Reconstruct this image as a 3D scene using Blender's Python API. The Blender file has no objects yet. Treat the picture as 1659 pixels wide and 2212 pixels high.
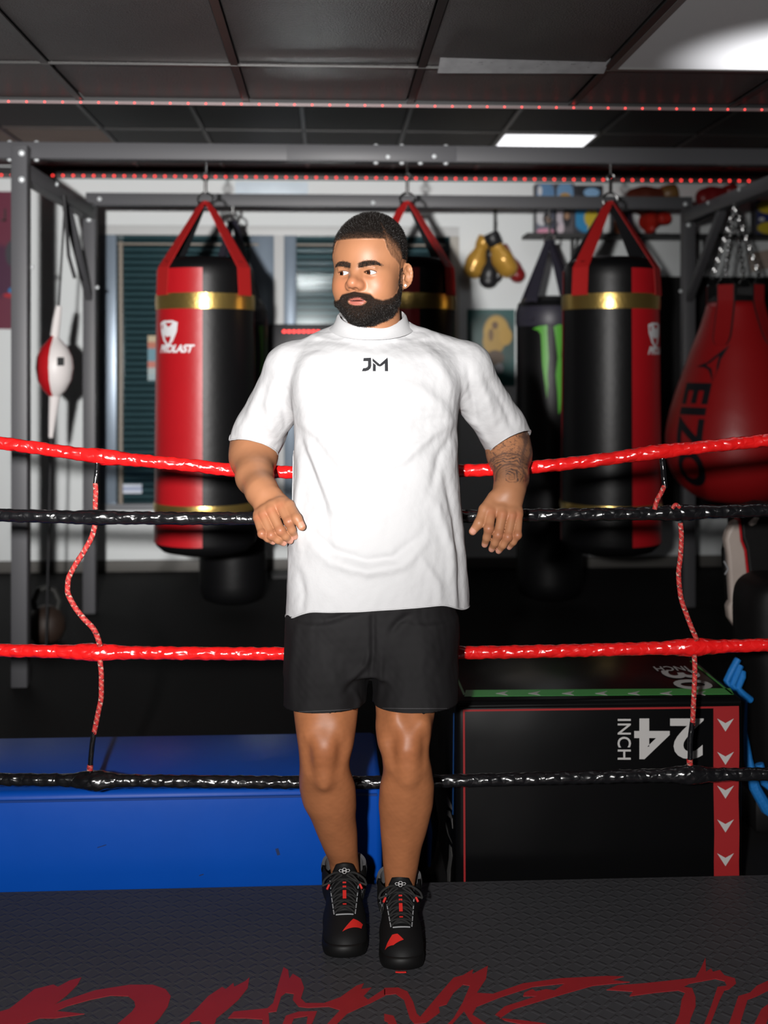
import bpy, bmesh, math, random
import numpy as np
from mathutils import Vector, Matrix
from mathutils.bvhtree import BVHTree
from mathutils.geometry import tessellate_polygon
random.seed(7)
SC = bpy.context.scene
COL = SC.collection

# ------------------------------------------------------------------ camera, light, exposure
F, CX, HY = 2450.0, 829.5, 779.0           # focal length in pixels of the 1659 x 2212 frame, horizon row
CAMZ = 1.54                                # lens height over the gym floor (m)
YAW = math.radians(2.8)                    # the camera is turned slightly off the wall's normal
CA, SA = math.cos(YAW), math.sin(YAW)
cam_data = bpy.data.cameras.new('camera')
cam = bpy.data.objects.new('camera', cam_data); COL.objects.link(cam)
cam.location = (0, 0, CAMZ); cam.rotation_euler = (math.pi / 2, 0, -YAW)
cam_data.sensor_fit = 'VERTICAL'; cam_data.sensor_height = 36; cam_data.sensor_width = 27
cam_data.lens = F / 2212 * 36
cam_data.shift_y = -(1106 - HY) / 2212
cam_data.clip_start = 0.05
cam_data.dof.use_dof = True; cam_data.dof.focus_distance = 2.72; cam_data.dof.aperture_fstop = 2.5
SC.camera = cam

world = bpy.data.worlds.new('world'); SC.world = world; world.use_nodes = True
world.node_tree.nodes['Background'].inputs[0].default_value = (0.75, 0.8, 1.0, 1)
world.node_tree.nodes['Background'].inputs[1].default_value = 0.007

def c2w(x, y, z):                          # camera frame (right, depth) -> world
    return Vector((x * CA + y * SA, -x * SA + y * CA, z))

# the photographer's flash, beside and a little above the lens:
# a wide one, plus an added linear-falloff spot that brightens the left background
def spot_lamp(name, loc, aim, energy, size, blend, linear):
    fl = bpy.data.lights.new(name, 'SPOT')
    fl.energy = energy; fl.color = (1.0, 0.975, 0.955); fl.shadow_soft_size = 0.04
    fl.spot_size = math.radians(size); fl.spot_blend = blend
    if linear:
        fl.use_nodes = True
        n = fl.node_tree; e = n.nodes['Emission']; f = n.nodes.new('ShaderNodeLightFalloff')
        f.inputs[0].default_value = 1.0; n.links.new(f.outputs['Linear'], e.inputs['Strength'])
    o = bpy.data.objects.new(name, fl); COL.objects.link(o); o.location = loc
    o.rotation_euler = (aim - o.location).to_track_quat('-Z', 'Y').to_euler(); return o
def _aim(px, py, d=8.0): return c2w((px - CX) * d / F, d, CAMZ + (HY - py) * d / F)
spot_lamp('flash_wide', c2w(-0.27, -0.30, CAMZ + 0.13), _aim(700, 1250), 345, 100, 0.7, False)
spot_lamp('added_zoomed_spot', c2w(-0.29, -0.31, CAMZ + 0.13), _aim(470, 640), 168, 47, 0.9, True)

SC.view_settings.view_transform = 'Standard'; SC.view_settings.look = 'None'
SC.view_settings.gamma = 1; SC.view_settings.exposure = 0.42
SC.view_settings.use_curve_mapping = False
SC.cycles.max_bounces = 6; SC.cycles.diffuse_bounces = 3; SC.cycles.glossy_bounces = 3

# ------------------------------------------------------------------ placing helpers
def at(px, py, d):
    return c2w((px - CX) * d / F, d, CAMZ + (HY - py) * d / F)
def _dir(px, py):
    return c2w((px - CX) / F, 1.0, (HY - py) / F)
def onY(px, py, Y):
    r = _dir(px, py); t = Y / r.y; return Vector((r.x * t, Y, CAMZ + r.z * t))
def onX(px, py, X):
    r = _dir(px, py); t = X / r.x; return Vector((X, r.y * t, CAMZ + r.z * t))
def onZ(px, py, Z):
    r = _dir(px, py); t = (Z - CAMZ) / r.z; return Vector((r.x * t, r.y * t, Z))

# ------------------------------------------------------------------ materials
MATS = {}
def s2l(c):
    return tuple(((v / 255) / 12.92 if v / 255 <= 0.04045 else ((v / 255 + 0.055) / 1.055) ** 2.4) for v in c)
def mat(name, col, rough=0.5, metal=0.0, spec=0.5, bump=None, vary=0.0, vscale=8.0, coat=0.0, sub=0.0, sheen=0.0):
    """col linear rgb; bump = (scale, strength, distance[, detail])"""
    if name in MATS: return MATS[name]
    m = bpy.data.materials.new(name); m.use_nodes = True
    nt = m.node_tree; b = nt.nodes['Principled BSDF']
    b.inputs['Base Color'].default_value = (*col, 1); b.inputs['Roughness'].default_value = rough
    b.inputs['Metallic'].default_value = metal; b.inputs['Specular IOR Level'].default_value = spec
    b.inputs['Coat Weight'].default_value = coat; b.inputs['Sheen Weight'].default_value = sheen
    if sub:
        b.inputs['Subsurface Weight'].default_value = sub; b.inputs['Subsurface Radius'].default_value = (0.012, 0.005, 0.003)
    tc = nt.nodes.new('ShaderNodeTexCoord')
    if vary:
        n = nt.nodes.new('ShaderNodeTexNoise'); n.inputs['Scale'].default_value = vscale; n.inputs['Detail'].default_value = 5
        nt.links.new(tc.outputs['Object'], n.inputs['Vector'])
        mx = nt.nodes.new('ShaderNodeMix'); mx.data_type = 'RGBA'
        mx.inputs['A'].default_value = (*[v * (1 - vary) for v in col], 1)
        mx.inputs['B'].default_value = (*[min(1, v * (1 + vary)) for v in col], 1)
        nt.links.new(n.outputs['Fac'], mx.inputs['Factor']); nt.links.new(mx.outputs['Result'], b.inputs['Base Color'])
    if bump:
        n2 = nt.nodes.new('ShaderNodeTexNoise'); n2.inputs['Scale'].default_value = bump[0]
        n2.inputs['Detail'].default_value = bump[3] if len(bump) > 3 else 3
        nt.links.new(tc.outputs['Object'], n2.inputs['Vector'])
        bp = nt.nodes.new('ShaderNodeBump'); bp.inputs['Strength'].default_value = bump[1]; bp.inputs['Distance'].default_value = bump[2]
        nt.links.new(n2.outputs['Fac'], bp.inputs['Height']); nt.links.new(bp.outputs['Normal'], b.inputs['Normal'])
    MATS[name] = m
    return m
def emit(name, col, strength):
    if name in MATS: return MATS[name]
    m = mat(name, col, 0.5); b = m.node_tree.nodes['Principled BSDF']
    b.inputs['Emission Color'].default_value = (*col, 1); b.inputs['Emission Strength'].default_value = strength
    return m

# ------------------------------------------------------------------ object helpers
def tag(o, label=None, cat=None, group=None, kind=None):
    if label: o['label'] = label
    if cat: o['category'] = cat
    if group: o['group'] = group
    if kind: o['kind'] = kind
    return o
def empty(name, loc, label, cat, rz=0.0, group=None):
    o = bpy.data.objects.new(name, None); COL.objects.link(o)
    o.location = loc; o.rotation_euler = (0, 0, rz); o.empty_display_size = 0.05
    return tag(o, label, cat, group)
def smooth_by_angle(me, deg=35):
    bm = bmesh.new(); bm.from_mesh(me)
    th = math.radians(deg)
    for f in bm.faces: f.smooth = True
    for e in bm.edges:
        e.smooth = not (len(e.link_faces) == 2 and e.calc_face_angle(0) > th)
    bm.to_mesh(me); bm.free()
def link(name, me, material, parent=None, inv=None):
    o = bpy.data.objects.new(name, me); COL.objects.link(o)
    if material is not None:
        for m in (material if isinstance(material, (list, tuple)) else [material]): me.materials.append(m)
    if parent is not None: o.parent = parent
    return o
class MB:
    """collects shapes in world (or local) coordinates and builds one mesh object"""
    def __init__(s, org=None, rz=0.0):
        s.v = []; s.f = []; s.mi = []
        s.M = None
        if org is not None:
            s.M = (Matrix.Translation(Vector(org)) @ Matrix.Rotation(rz, 4, 'Z')).inverted()
    def add(s, vs, fs, mi=0):
        n = len(s.v); s.v += [Vector(v) for v in vs]; s.f += [tuple(n + i for i in f) for f in fs]; s.mi += [mi] * len(fs); return s
    def box(s, lo, hi, mi=0, bev=0.0):
        bm = bmesh.new(); bmesh.ops.create_cube(bm, size=1)
        lo = Vector(lo); hi = Vector(hi); c = (lo + hi) / 2; d = hi - lo
        for v in bm.verts: v.co = Vector((v.co.x * d.x, v.co.y * d.y, v.co.z * d.z)) + c
        if bev: bmesh.ops.bevel(bm, geom=bm.edges[:], offset=bev, segments=2, profile=0.5, affect='EDGES')
        s.bm(bm, mi); return s
    def bm(s, bm, mi=0):
        bm.verts.index_update(); s.add([v.co.copy() for v in bm.verts], [[v.index for v in f.verts] for f in bm.faces], mi); bm.free(); return s
    def obox(s, c, ax, ay, az, half, mi=0, bev=0.0):
        """oriented box: centre, three unit axes, half sizes"""
        bm = bmesh.new(); bmesh.ops.create_cube(bm, size=2)
        for v in bm.verts: v.co = Vector((v.co.x * half[0], v.co.y * half[1], v.co.z * half[2]))
        if bev: bmesh.ops.bevel(bm, geom=bm.edges[:], offset=bev, segments=2, profile=0.5, affect='EDGES')
        for v in bm.verts: v.co = Vector(c) + Vector(ax) * v.co.x + Vector(ay) * v.co.y + Vector(az) * v.co.z
        s.bm(bm, mi); return s
    def beam(s, a, b, w, h, mi=0, bev=0.004, up=(0, 0, 1)):
        a = Vector(a); b = Vector(b); t = (b - a).normalized(); up = Vector(up)
        if abs(t.dot(up)) > 0.95: up = Vector((0, 1, 0))
        sx = t.cross(up).normalized(); u = sx.cross(t)
        return s.obox((a + b) / 2, t, sx, u, ((b - a).length / 2, w / 2, h / 2), mi, bev)
    def tube(s, pts, r, n=10, mi=0, caps=True, closed=False, flat=1.0, upv=None):
        pts = [Vector(p) for p in pts]; m = len(pts)
        rr = r if isinstance(r, (list, tuple, np.ndarray)) else [r] * m
        vs = []; fs = []; pu = None
        for i, p in enumerate(pts):
            if closed: t = pts[(i + 1) % m] - pts[i - 1]
            else: t = pts[min(i + 1, m - 1)] - pts[max(i - 1, 0)]
            t.normalize()
            if pu is None:
                u = Vector(upv) if upv is not None else Vector((0, 0, 1))
                if abs(u.dot(t)) > 0.9: u = Vector((1, 0, 0))
            else: u = pu
            u = (u - t * u.dot(t)).normalized(); w = t.cross(u); pu = u
            for k in range(n):
                a = 2 * math.pi * k / n
                vs.append(p + (u * math.cos(a) * flat + w * math.sin(a)) * rr[i])
        R = m if closed else m - 1
        for i in range(R):
            j = (i + 1) % m
            for k in range(n):
                l = (k + 1) % n; fs.append((i * n + k, i * n + l, j * n + l, j * n + k))
        if caps and not closed:
            fs.append(tuple(range(n))[::-1]); fs.append(tuple((m - 1) * n + k for k in range(n)))
        return s.add(vs, fs, mi)
    def cyl(s, a, b, r, n=16, mi=0, r2=None):
        return s.tube([a, b], [r, r if r2 is None else r2], n, mi)
    def lathe(s, c, prof, n=32, mi=0, ax=None, closed=True):
        """prof [(r,z)] about vertical axis at c (or axis matrix ax)"""
        c = Vector(c); vs = []; fs = []
        for r, z in prof:
            for k in range(n):
                a = 2 * math.pi * k / n; p = Vector((r * math.cos(a), r * math.sin(a), z))
                vs.append(c + (ax @ p if ax is not None else p))
        for i in range(len(prof) - 1):
            for k in range(n):
                l = (k + 1) % n; fs.append((i * n + k, i * n + l, (i + 1) * n + l, (i + 1) * n + k))
        if prof[0][0] > 1e-5: fs.append(tuple(range(n))[::-1])
        if prof[-1][0] > 1e-5: fs.append(tuple((len(prof) - 1) * n + k for k in range(n)))
        return s.add(vs, fs, mi)
    def prism(s, poly, nrm, th, mi=0):
        """poly: 3-D outline, extruded by th along nrm"""
        poly = [Vector(p) for p in poly]; nrm = Vector(nrm).normalized() * th; n = len(poly)
        bm = bmesh.new(); vs = [bm.verts.new(p) for p in poly]
        try: f = bm.faces.new(vs)
        except ValueError: bm.free(); return s
        r = bmesh.ops.extrude_face_region(bm, geom=[f])
        for g in r['geom']:
            if isinstance(g, bmesh.types.BMVert): g.co += nrm
        bmesh.ops.triangulate(bm, faces=[q for q in bm.faces if len(q.verts) > 4])
        bmesh.ops.recalc_face_normals(bm, faces=bm.faces[:])
        return s.bm(bm, mi)
    def build(s, name, material, parent=None, sm=35, org=None):
        me = bpy.data.meshes.new(name)
        if s.M is not None: vs = [s.M @ v for v in s.v]
        elif org is not None: vs = [v - Vector(org) for v in s.v]
        else: vs = s.v
        me.from_pydata([tuple(v) for v in vs], [], s.f); me.validate(); me.update()
        if len(me.polygons) == len(s.mi): me.polygons.foreach_set('material_index', s.mi)
        bm = bmesh.new(); bm.from_mesh(me); bmesh.ops.recalc_face_normals(bm, faces=bm.faces[:]); bm.to_mesh(me); bm.free()
        if sm: smooth_by_angle(me, sm)
        o = link(name, me, material, parent)
        if org is not None: o.location = org
        return o
def solo(name, label, cat, material, mb, org, group=None, sm=35):
    """a thing that is one mesh, origin at org"""
    return tag(mb.build(name, material, None, sm, org=org), label, cat, group)

def text_poly(txt, size=1.0, shear=0.0, bold=0.0, spacing=1.0):
    """flat outline letters -> (verts2d, faces), centred"""
    cu = bpy.data.curves.new('tmp', 'FONT'); cu.body = txt; cu.size = size; cu.shear = shear; cu.offset = bold
    cu.align_x = 'CENTER'; cu.align_y = 'CENTER'; cu.space_character = spacing; cu.resolution_u = 4
    o = bpy.data.objects.new('tmp', cu); COL.objects.link(o)
    dg = bpy.context.evaluated_depsgraph_get(); me = o.evaluated_get(dg).to_mesh()
    vs = [(v.co.x, v.co.y) for v in me.vertices]; fs = [tuple(p.vertices) for p in me.polygons]
    o.evaluated_get(dg).to_mesh_clear(); bpy.data.objects.remove(o); bpy.data.curves.remove(cu)
    return vs, fs
def flat_parts(shape, step=None):
    """(verts2d, faces) -> bmesh in xy, cut into strips of width step so that it can be bent"""
    bm = bmesh.new(); vs = [bm.verts.new((x, y, 0)) for x, y in shape[0]]
    for f in shape[1]:
        try: bm.faces.new([vs[i] for i in f])
        except ValueError: pass
    bmesh.ops.remove_doubles(bm, verts=bm.verts[:], dist=1e-6)
    if step:
        for ax in (0, 1):
            cs = [v.co[ax] for v in bm.verts]; a = min(cs); b = max(cs); k = a + step
            while k < b:
                nrm = (1, 0, 0) if ax == 0 else (0, 1, 0)
                bmesh.ops.bisect_plane(bm, geom=bm.verts[:] + bm.edges[:] + bm.faces[:], plane_co=(k, 0, 0) if ax == 0 else (0, k, 0), plane_no=nrm)
                k += step
    return bm
def polyshape(polys):
    vs = []; fs = []
    for p in polys:
        n = len(vs); vs += [tuple(q) for q in p]; fs.append(tuple(range(n, n + len(p))))
    return vs, fs
def map_shape(shape, fn, mb, mi=0, step=None):
    bm = flat_parts(shape, step)
    bmesh.ops.triangulate(bm, faces=bm.faces[:])
    for v in bm.verts: v.co = fn(v.co.x, v.co.y)
    return mb.bm(bm, mi)
# ------------------------------------------------------------------ smooth-solid toolkit (fields meshed by surface nets)
class Field:
    def __init__(s, lo, hi, h):
        s.lo = np.array(lo, float); s.h = h
        s.n = np.ceil((np.array(hi, float) - s.lo) / h).astype(int) + 1
        s.ax = [(s.lo[i] + h * np.arange(s.n[i])).astype(np.float32) for i in range(3)]
        s.F = np.full(tuple(s.n), 9.0, np.float32)
    def like(s):
        g = Field.__new__(Field); g.lo = s.lo; g.h = s.h; g.n = s.n; g.ax = s.ax; g.F = np.full(tuple(s.n), 9.0, np.float32); return g
    def sub(s, lo, hi):
        sl = []
        for i in range(3):
            a = int(np.clip(math.floor((lo[i] - s.lo[i]) / s.h), 0, s.n[i])); b = int(np.clip(math.ceil((hi[i] - s.lo[i]) / s.h) + 1, 0, s.n[i]))
            if b <= a: return None
            sl.append(slice(a, b))
        return tuple(sl)
    def pts(s, sl):
        return s.ax[0][sl[0]][:, None, None], s.ax[1][sl[1]][None, :, None], s.ax[2][sl[2]][None, None, :]
    def op(s, fn, lo, hi, k=0.0, mode='add', pad=0.012):
        p = k + pad + s.h
        sl = s.sub([v - p for v in lo], [v + p for v in hi])
        if sl is None: return s
        X, Y, Z = s.pts(sl); d = fn(X, Y, Z).astype(np.float32); f = s.F[sl]
        d = np.broadcast_to(d, f.shape)
        if mode == 'add': s.F[sl] = smin(f, d, k)
        elif mode == 'cut': s.F[sl] = -smin(-f, d, k)
        return s
    def ell(s, c, r, k=0.0, mode='add', rot=None, pw=None):
        c = np.array(c, float); r = np.array(r if hasattr(r, '__len__') else (r, r, r), float)
        R = None if rot is None else np.array(rot)
        m = r.max() if R is not None else None
        ext = r if R is None else np.array([m, m, m])
        def fn(X, Y, Z):
            x, y, z = X - c[0], Y - c[1], Z - c[2]
            if R is not None:
                x, y, z = (R[0][0] * x + R[0][1] * y + R[0][2] * z, R[1][0] * x + R[1][1] * y + R[1][2] * z, R[2][0] * x + R[2][1] * y + R[2][2] * z)
            k0 = np.sqrt((x / r[0]) ** 2 + (y / r[1]) ** 2 + (z / r[2]) ** 2) + 1e-6
            k1 = np.sqrt((x / r[0] ** 2) ** 2 + (y / r[1] ** 2) ** 2 + (z / r[2] ** 2) ** 2) + 1e-6
            return k0 * (k0 - 1) / k1
        return s.op(fn, c - ext, c + ext, k, mode)
    def cone(s, a, b, ra, rb, k=0.0, mode='add'):
        a = np.array(a, float); b = np.array(b, float); ab = b - a; L = ab.dot(ab) + 1e-12
        def fn(X, Y, Z):
            x, y, z = X - a[0], Y - a[1], Z - a[2]
            t = np.clip((x * ab[0] + y * ab[1] + z * ab[2]) / L, 0, 1)
            return np.sqrt((x - t * ab[0]) ** 2 + (y - t * ab[1]) ** 2 + (z - t * ab[2]) ** 2) - (ra + (rb - ra) * t)
        m = max(ra, rb)
        return s.op(fn, np.minimum(a, b) - m, np.maximum(a, b) + m, k, mode)
    def loft(s, rows, k=0.0, mode='add', p=2.0):
        """rows [(z, x0, x1, y0, y1)] ascending or not: stack of superellipses, rounded off at both ends"""
        rows = sorted(rows); zz = np.array([r[0] for r in rows]); A = np.array(rows)
        cx = (A[:, 1] + A[:, 2]) / 2; rx = (A[:, 2] - A[:, 1]) / 2; cy = (A[:, 3] + A[:, 4]) / 2; ry = (A[:, 4] - A[:, 3]) / 2
        def fn(X, Y, Z):
            zf = np.ravel(Z); zc = np.clip(zf, zz[0], zz[-1])
            I = lambda v: pchip(zz, v, zc)[None, None, :].astype(np.float32)
            x = (X - I(cx)) ; y = (Y - I(cy)); a = I(rx); b = I(ry)
            q = (np.abs(x / a) ** p + np.abs(y / b) ** p) ** (1 / p)
            g = np.sqrt((x / a ** 2) ** 2 + (y / b ** 2) ** 2) / np.maximum(np.sqrt((x / a) ** 2 + (y / b) ** 2), 1e-4)
            d = (q - 1) / np.maximum(g, 1e-3)
            e = np.maximum(zz[0] - zf, zf - zz[-1])[None, None, :].astype(np.float32)
            return np.maximum(d, e)
        lo = (A[:, 1].min(), A[:, 3].min(), zz[0]); hi = (A[:, 2].max(), A[:, 4].max(), zz[-1])
        return s.op(fn, lo, hi, k, mode)
    def mesh(s, iters=1):
        F = s.F; I = F < 0
        n = F.shape
        cs = np.zeros((n[0] - 1, n[1] - 1, n[2] - 1), np.int8)
        for dx in (0, 1):
            for dy in (0, 1):
                for dz in (0, 1):
                    cs += I[dx:n[0] - 1 + dx, dy:n[1] - 1 + dy, dz:n[2] - 1 + dz]
        act = (cs > 0) & (cs < 8)
        idx = -np.ones(act.shape, np.int64); ijk = np.argwhere(act); idx[act] = np.arange(len(ijk))
        acc = np.zeros((len(ijk), 3)); cnt = np.zeros(len(ijk))
        i, j, k = ijk[:, 0], ijk[:, 1], ijk[:, 2]
        corner = {(a, b, c): F[i + a, j + b, k + c] for a in (0, 1) for b in (0, 1) for c in (0, 1)}
        for ax in range(3):
            o = [q for q in range(3) if q != ax]
            for u in (0, 1):
                for v in (0, 1):
                    a = [0, 0, 0]; a[o[0]] = u; a[o[1]] = v; b = list(a); b[ax] = 1
                    fa = corner[tuple(a)]; fb = corner[tuple(b)]; m = (fa < 0) != (fb < 0)
                    t = fa / np.where(np.abs(fa - fb) < 1e-12, 1, fa - fb)
                    pt = np.tile(np.array(a, float), (len(ijk), 1)); pt[:, ax] = t
                    acc[m] += pt[m]; cnt[m] += 1
        V = s.lo + (ijk + acc / np.maximum(cnt, 1)[:, None]) * s.h
        quads = []
        for ax in range(3):
            o1, o2 = [(1, 2), (2, 0), (0, 1)][ax]
            sl0 = [slice(None)] * 3; sl1 = [slice(None)] * 3
            sl0[ax] = slice(0, n[ax] - 1); sl1[ax] = slice(1, n[ax])
            for q in (o1, o2): sl0[q] = slice(1, n[q] - 1); sl1[q] = slice(1, n[q] - 1)
            A = I[tuple(sl0)]; B = I[tuple(sl1)]
            for sign in (0, 1):
                e = np.argwhere((A & ~B) if sign == 0 else (~A & B))
                if not len(e): continue
                e[:, o1] += 1; e[:, o2] += 1
                def cell(d1, d2):
                    c = e.copy(); c[:, o1] -= d1; c[:, o2] -= d2; return idx[c[:, 0], c[:, 1], c[:, 2]]
                q = np.stack([cell(1, 1), cell(0, 1), cell(0, 0), cell(1, 0)], 1)
                quads.append(q if sign == 0 else q[:, ::-1])
        Q = np.concatenate(quads)
        Q = Q[(Q >= 0).all(1)]
        for _ in range(iters): V = relax(V, Q, 0.5)
        return V, Q
def relax(V, Q, f):
    acc = np.zeros_like(V); c = np.zeros(len(V))
    for a, b in ((0, 1), (1, 2), (2, 3), (3, 0)):
        for u, w in ((a, b), (b, a)):
            for ax in range(3): acc[:, ax] += np.bincount(Q[:, u], V[Q[:, w], ax], len(V))
            c += np.bincount(Q[:, u], minlength=len(V))
    return V * (1 - f) + f * acc / np.maximum(c, 1)[:, None]
def normals(V, Q):
    n = np.cross(V[Q[:, 2]] - V[Q[:, 0]], V[Q[:, 3]] - V[Q[:, 1]]); N = np.zeros_like(V)
    for k in range(4):
        for ax in range(3): N[:, ax] += np.bincount(Q[:, k], n[:, ax], len(V))
    return N / (np.linalg.norm(N, axis=1)[:, None] + 1e-12)
def smin(a, b, k):
    if k <= 0: return np.minimum(a, b)
    h = np.maximum(k - np.abs(a - b), 0) / k
    return np.minimum(a, b) - h * h * k * 0.25
def pchip(x, y, q):
    """smooth interpolation without overshoot"""
    x = np.asarray(x, float); y = np.asarray(y, float); h = np.diff(x); d = np.diff(y) / h; m = np.zeros_like(y)
    m[0] = d[0]; m[-1] = d[-1]
    for i in range(1, len(x) - 1):
        if d[i - 1] * d[i] > 0:
            w1 = 2 * h[i] + h[i - 1]; w2 = h[i] + 2 * h[i - 1]; m[i] = (w1 + w2) / (w1 / d[i - 1] + w2 / d[i])
    j = np.clip(np.searchsorted(x, q) - 1, 0, len(h) - 1); t = (q - x[j]) / h[j]
    return ((1 + 2 * t) * (1 - t) ** 2 * y[j] + t * (1 - t) ** 2 * h[j] * m[j] + t * t * (3 - 2 * t) * y[j + 1] + t * t * (t - 1) * h[j] * m[j + 1])
def np_mesh(name, V, Q, smooth=True):
    me = bpy.data.meshes.new(name)
    Q = np.asarray(Q); nv = Q.shape[1]
    me.vertices.add(len(V)); me.vertices.foreach_set('co', np.asarray(V, np.float32).ravel())
    me.loops.add(Q.size); me.loops.foreach_set('vertex_index', Q.ravel().astype(np.int32))
    me.polygons.add(len(Q)); me.polygons.foreach_set('loop_start', (np.arange(len(Q)) * nv).astype(np.int32))
    me.polygons.foreach_set('use_smooth', np.full(len(Q), smooth, bool))
    me.update(calc_edges=True); me.validate(); return me
def vcol(me, name, C):
    a = me.color_attributes.new(name, 'FLOAT_COLOR', 'POINT')
    C = np.asarray(C, np.float32)
    if C.shape[1] == 3: C = np.concatenate([C, np.ones((len(C), 1), np.float32)], 1)
    a.data.foreach_set('color', C.ravel())
def nz(P, f, seed=0, oct=3):
    """cheap smooth noise for arrays of points, about -1..1"""
    rs = np.random.RandomState(seed); out = np.zeros(len(P)); amp = 1.0; tot = 0
    for o in range(oct):
        for k in range(5):
            w = rs.normal(size=3); w *= f * 6.28 / np.linalg.norm(w) * rs.uniform(0.6, 1.5)
            out += amp * np.sin(P @ w + rs.uniform(0, 6.28)); tot += amp * 0.7
        amp *= 0.5; f *= 2.1
    return out / tot * 1.6
# ------------------------------------------------------------------ the room
M_wall = mat('wall_paint', (0.70, 0.73, 0.735), 0.7, bump=(40, 0.08, 0.002), vary=0.04, vscale=1.5)
M_base = mat('baseboard_rubber', (0.10, 0.095, 0.088), 0.6)
M_gym = mat('gym_rubber', (0.0075, 0.0072, 0.0074), 0.75, spec=0.15, bump=(180, 0.3, 0.001), vary=0.25, vscale=30)
M_black = mat('black_paint', (0.012, 0.012, 0.013), 0.6)
M_tile = mat('ceiling_tile_black', (0.034, 0.031, 0.031), 0.36, bump=(210, 1.0, 0.010, 5), vary=0.3, vscale=6, spec=0.6)
M_tile_far = mat('ceiling_tile_far', (0.010, 0.0095, 0.010), 0.6, bump=(160, 0.4, 0.003), vary=0.2, vscale=5)
M_tile_taupe = mat('ceiling_tile_taupe', (0.23, 0.17, 0.145), 0.8, vary=0.15, vscale=5)
M_grid = mat('ceiling_grid', (0.020, 0.019, 0.019), 0.4)
M_trim = mat('trim_metal', (0.30, 0.29, 0.29), 0.45, metal=0.3)
M_lampframe = mat('lamp_frame', (0.16, 0.155, 0.15), 0.4, metal=0.4)
WY = 8.36; ZC = CAMZ + 0.96; ZF = 2.94
w0 = onY(214, 486, WY); w1 = onY(992, 1094, WY)          # the window opening
WX0, WX1, WZ1, WZ0 = w0.x, w1.x, w0.z, w1.z
b = MB()
b.box((-6, WY, 0), (WX0, WY + 0.2, 3.1)).box((WX1, WY, 0), (6, WY + 0.2, 3.1))
b.box((WX0, WY, 0), (WX1, WY + 0.2, WZ0)).box((WX0, WY, WZ1), (WX1, WY + 0.2, 3.1))
tag(b.build('wall_back', M_wall, sm=0), kind='structure')
tag(MB().box((-6, WY - 0.015, 0), (6, WY, 0.085), bev=0.004).build('baseboard_back', M_base), kind='structure')
tag(MB().box((-6, -2.5, -0.1), (6, WY + 0.2, 0)).build('floor', M_gym, sm=0), kind='structure')
tag(MB().box((-6.1, -2.5, -0.1), (-6, WY + 0.2, 3.1)).build('wall_left', M_wall, sm=0), kind='structure')
tag(MB().box((6, -2.5, -0.1), (6.1, WY + 0.2, 3.1)).build('wall_right', M_wall, sm=0), kind='structure')
tag(MB().box((-6, WY - 0.05, ZF - 0.075), (6, WY, ZF)).build('trim_1', M_black, sm=0), kind='structure')

# near, lower ceiling: laid-in tiles on a grid, ends in a step with a light strip
CE = 4.235                                              # world Y of the step
ceil_n = MB().box((-6, -2.5, ZC + 0.03), (6, CE, ZC + 0.06)).build('ceiling', M_black, sm=0)
tag(ceil_n, kind='structure')
GX = [-0.305 + 0.6096 * k for k in range(-5, 6)]; GY = [0.05, 1.27, 2.49, 3.71, CE - 0.012]
rng = random.Random(3)
tile_meshes = {}
def tile(x0, x1, y0, y1, z, m, parent, t=0.016):
    key = (round(x1 - x0, 3), round(y1 - y0, 3), m.name)
    if key not in tile_meshes:
        bmx = bmesh.new(); bmesh.ops.create_cube(bmx, size=1)
        for v in bmx.verts: v.co = Vector((v.co.x * (x1 - x0), v.co.y * (y1 - y0), v.co.z * t))
        bmesh.ops.bevel(bmx, geom=[e for e in bmx.edges if all(v.co.z < 0 for v in e.verts)], offset=0.004, segments=1, affect='EDGES')
        me = bpy.data.meshes.new('ceiling_tile'); bmx.to_mesh(me); bmx.free(); me.materials.append(m); tile_meshes[key] = me
    o = bpy.data.objects.new('ceiling_tile', tile_meshes[key]); COL.objects.link(o); o.parent = parent
    o.location = ((x0 + x1) / 2, (y0 + y1) / 2, z + t / 2); return o
for i in range(len(GX) - 1):
    for j in range(len(GY) - 1):
        if abs(GX[i] - 0.914) < 0.05 and j == 2: continue          # the lamp sits here
        o = tile(GX[i] + 0.014, GX[i + 1] - 0.014, GY[j] + 0.008, GY[j + 1] - 0.008, ZC + 0.006 + rng.uniform(-0.001, 0.002), M_tile, ceil_n)
        o.rotation_euler = (rng.uniform(-0.003, 0.003), rng.uniform(-0.003, 0.003), 0)
for x in GX:
    MB().box((x - 0.012, -0.5, ZC - 0.002), (x + 0.012, CE, ZC + 0.004)).build('grid_runner', M_grid, ceil_n, sm=0)
M_gridlit = mat('grid_lit', (0.05, 0.049, 0.048), 0.35, metal=0.3)  # lit copy of the grid paint, the bars' highlight put into the colour
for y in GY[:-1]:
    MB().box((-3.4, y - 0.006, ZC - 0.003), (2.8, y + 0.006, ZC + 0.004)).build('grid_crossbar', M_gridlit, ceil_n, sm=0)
# bent perforated metal edge hanging beside the lamp
p = MB().obox(((0.296 + 0.927) / 2 + 0.02, 3.655, ZC - 0.002), (1, 0, 0.01), (0, 0.96, -0.27), (0, 0.27, 0.96), (0.275, 0.048, 0.0015))
per = p.build('perforated_edge', mat('galvanised_edge', (0.32, 0.32, 0.33), 0.35, metal=0.3, vary=0.3, vscale=25), ceil_n)
for k in range(15):
    x = 0.37 + 0.5 * rng.random(); y = rng.uniform(-0.03, 0.02)
    c = Vector((x, 3.655 + y * 0.96, ZC - 0.002 - y * 0.27 - 0.002)); r = rng.choice([0.003, 0.003, 0.004, 0.008])
    MB().cyl(c, c - Vector((0, -0.27, 0.96)) * 0.0006, r, 8).build('hole', M_black, per)
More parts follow.
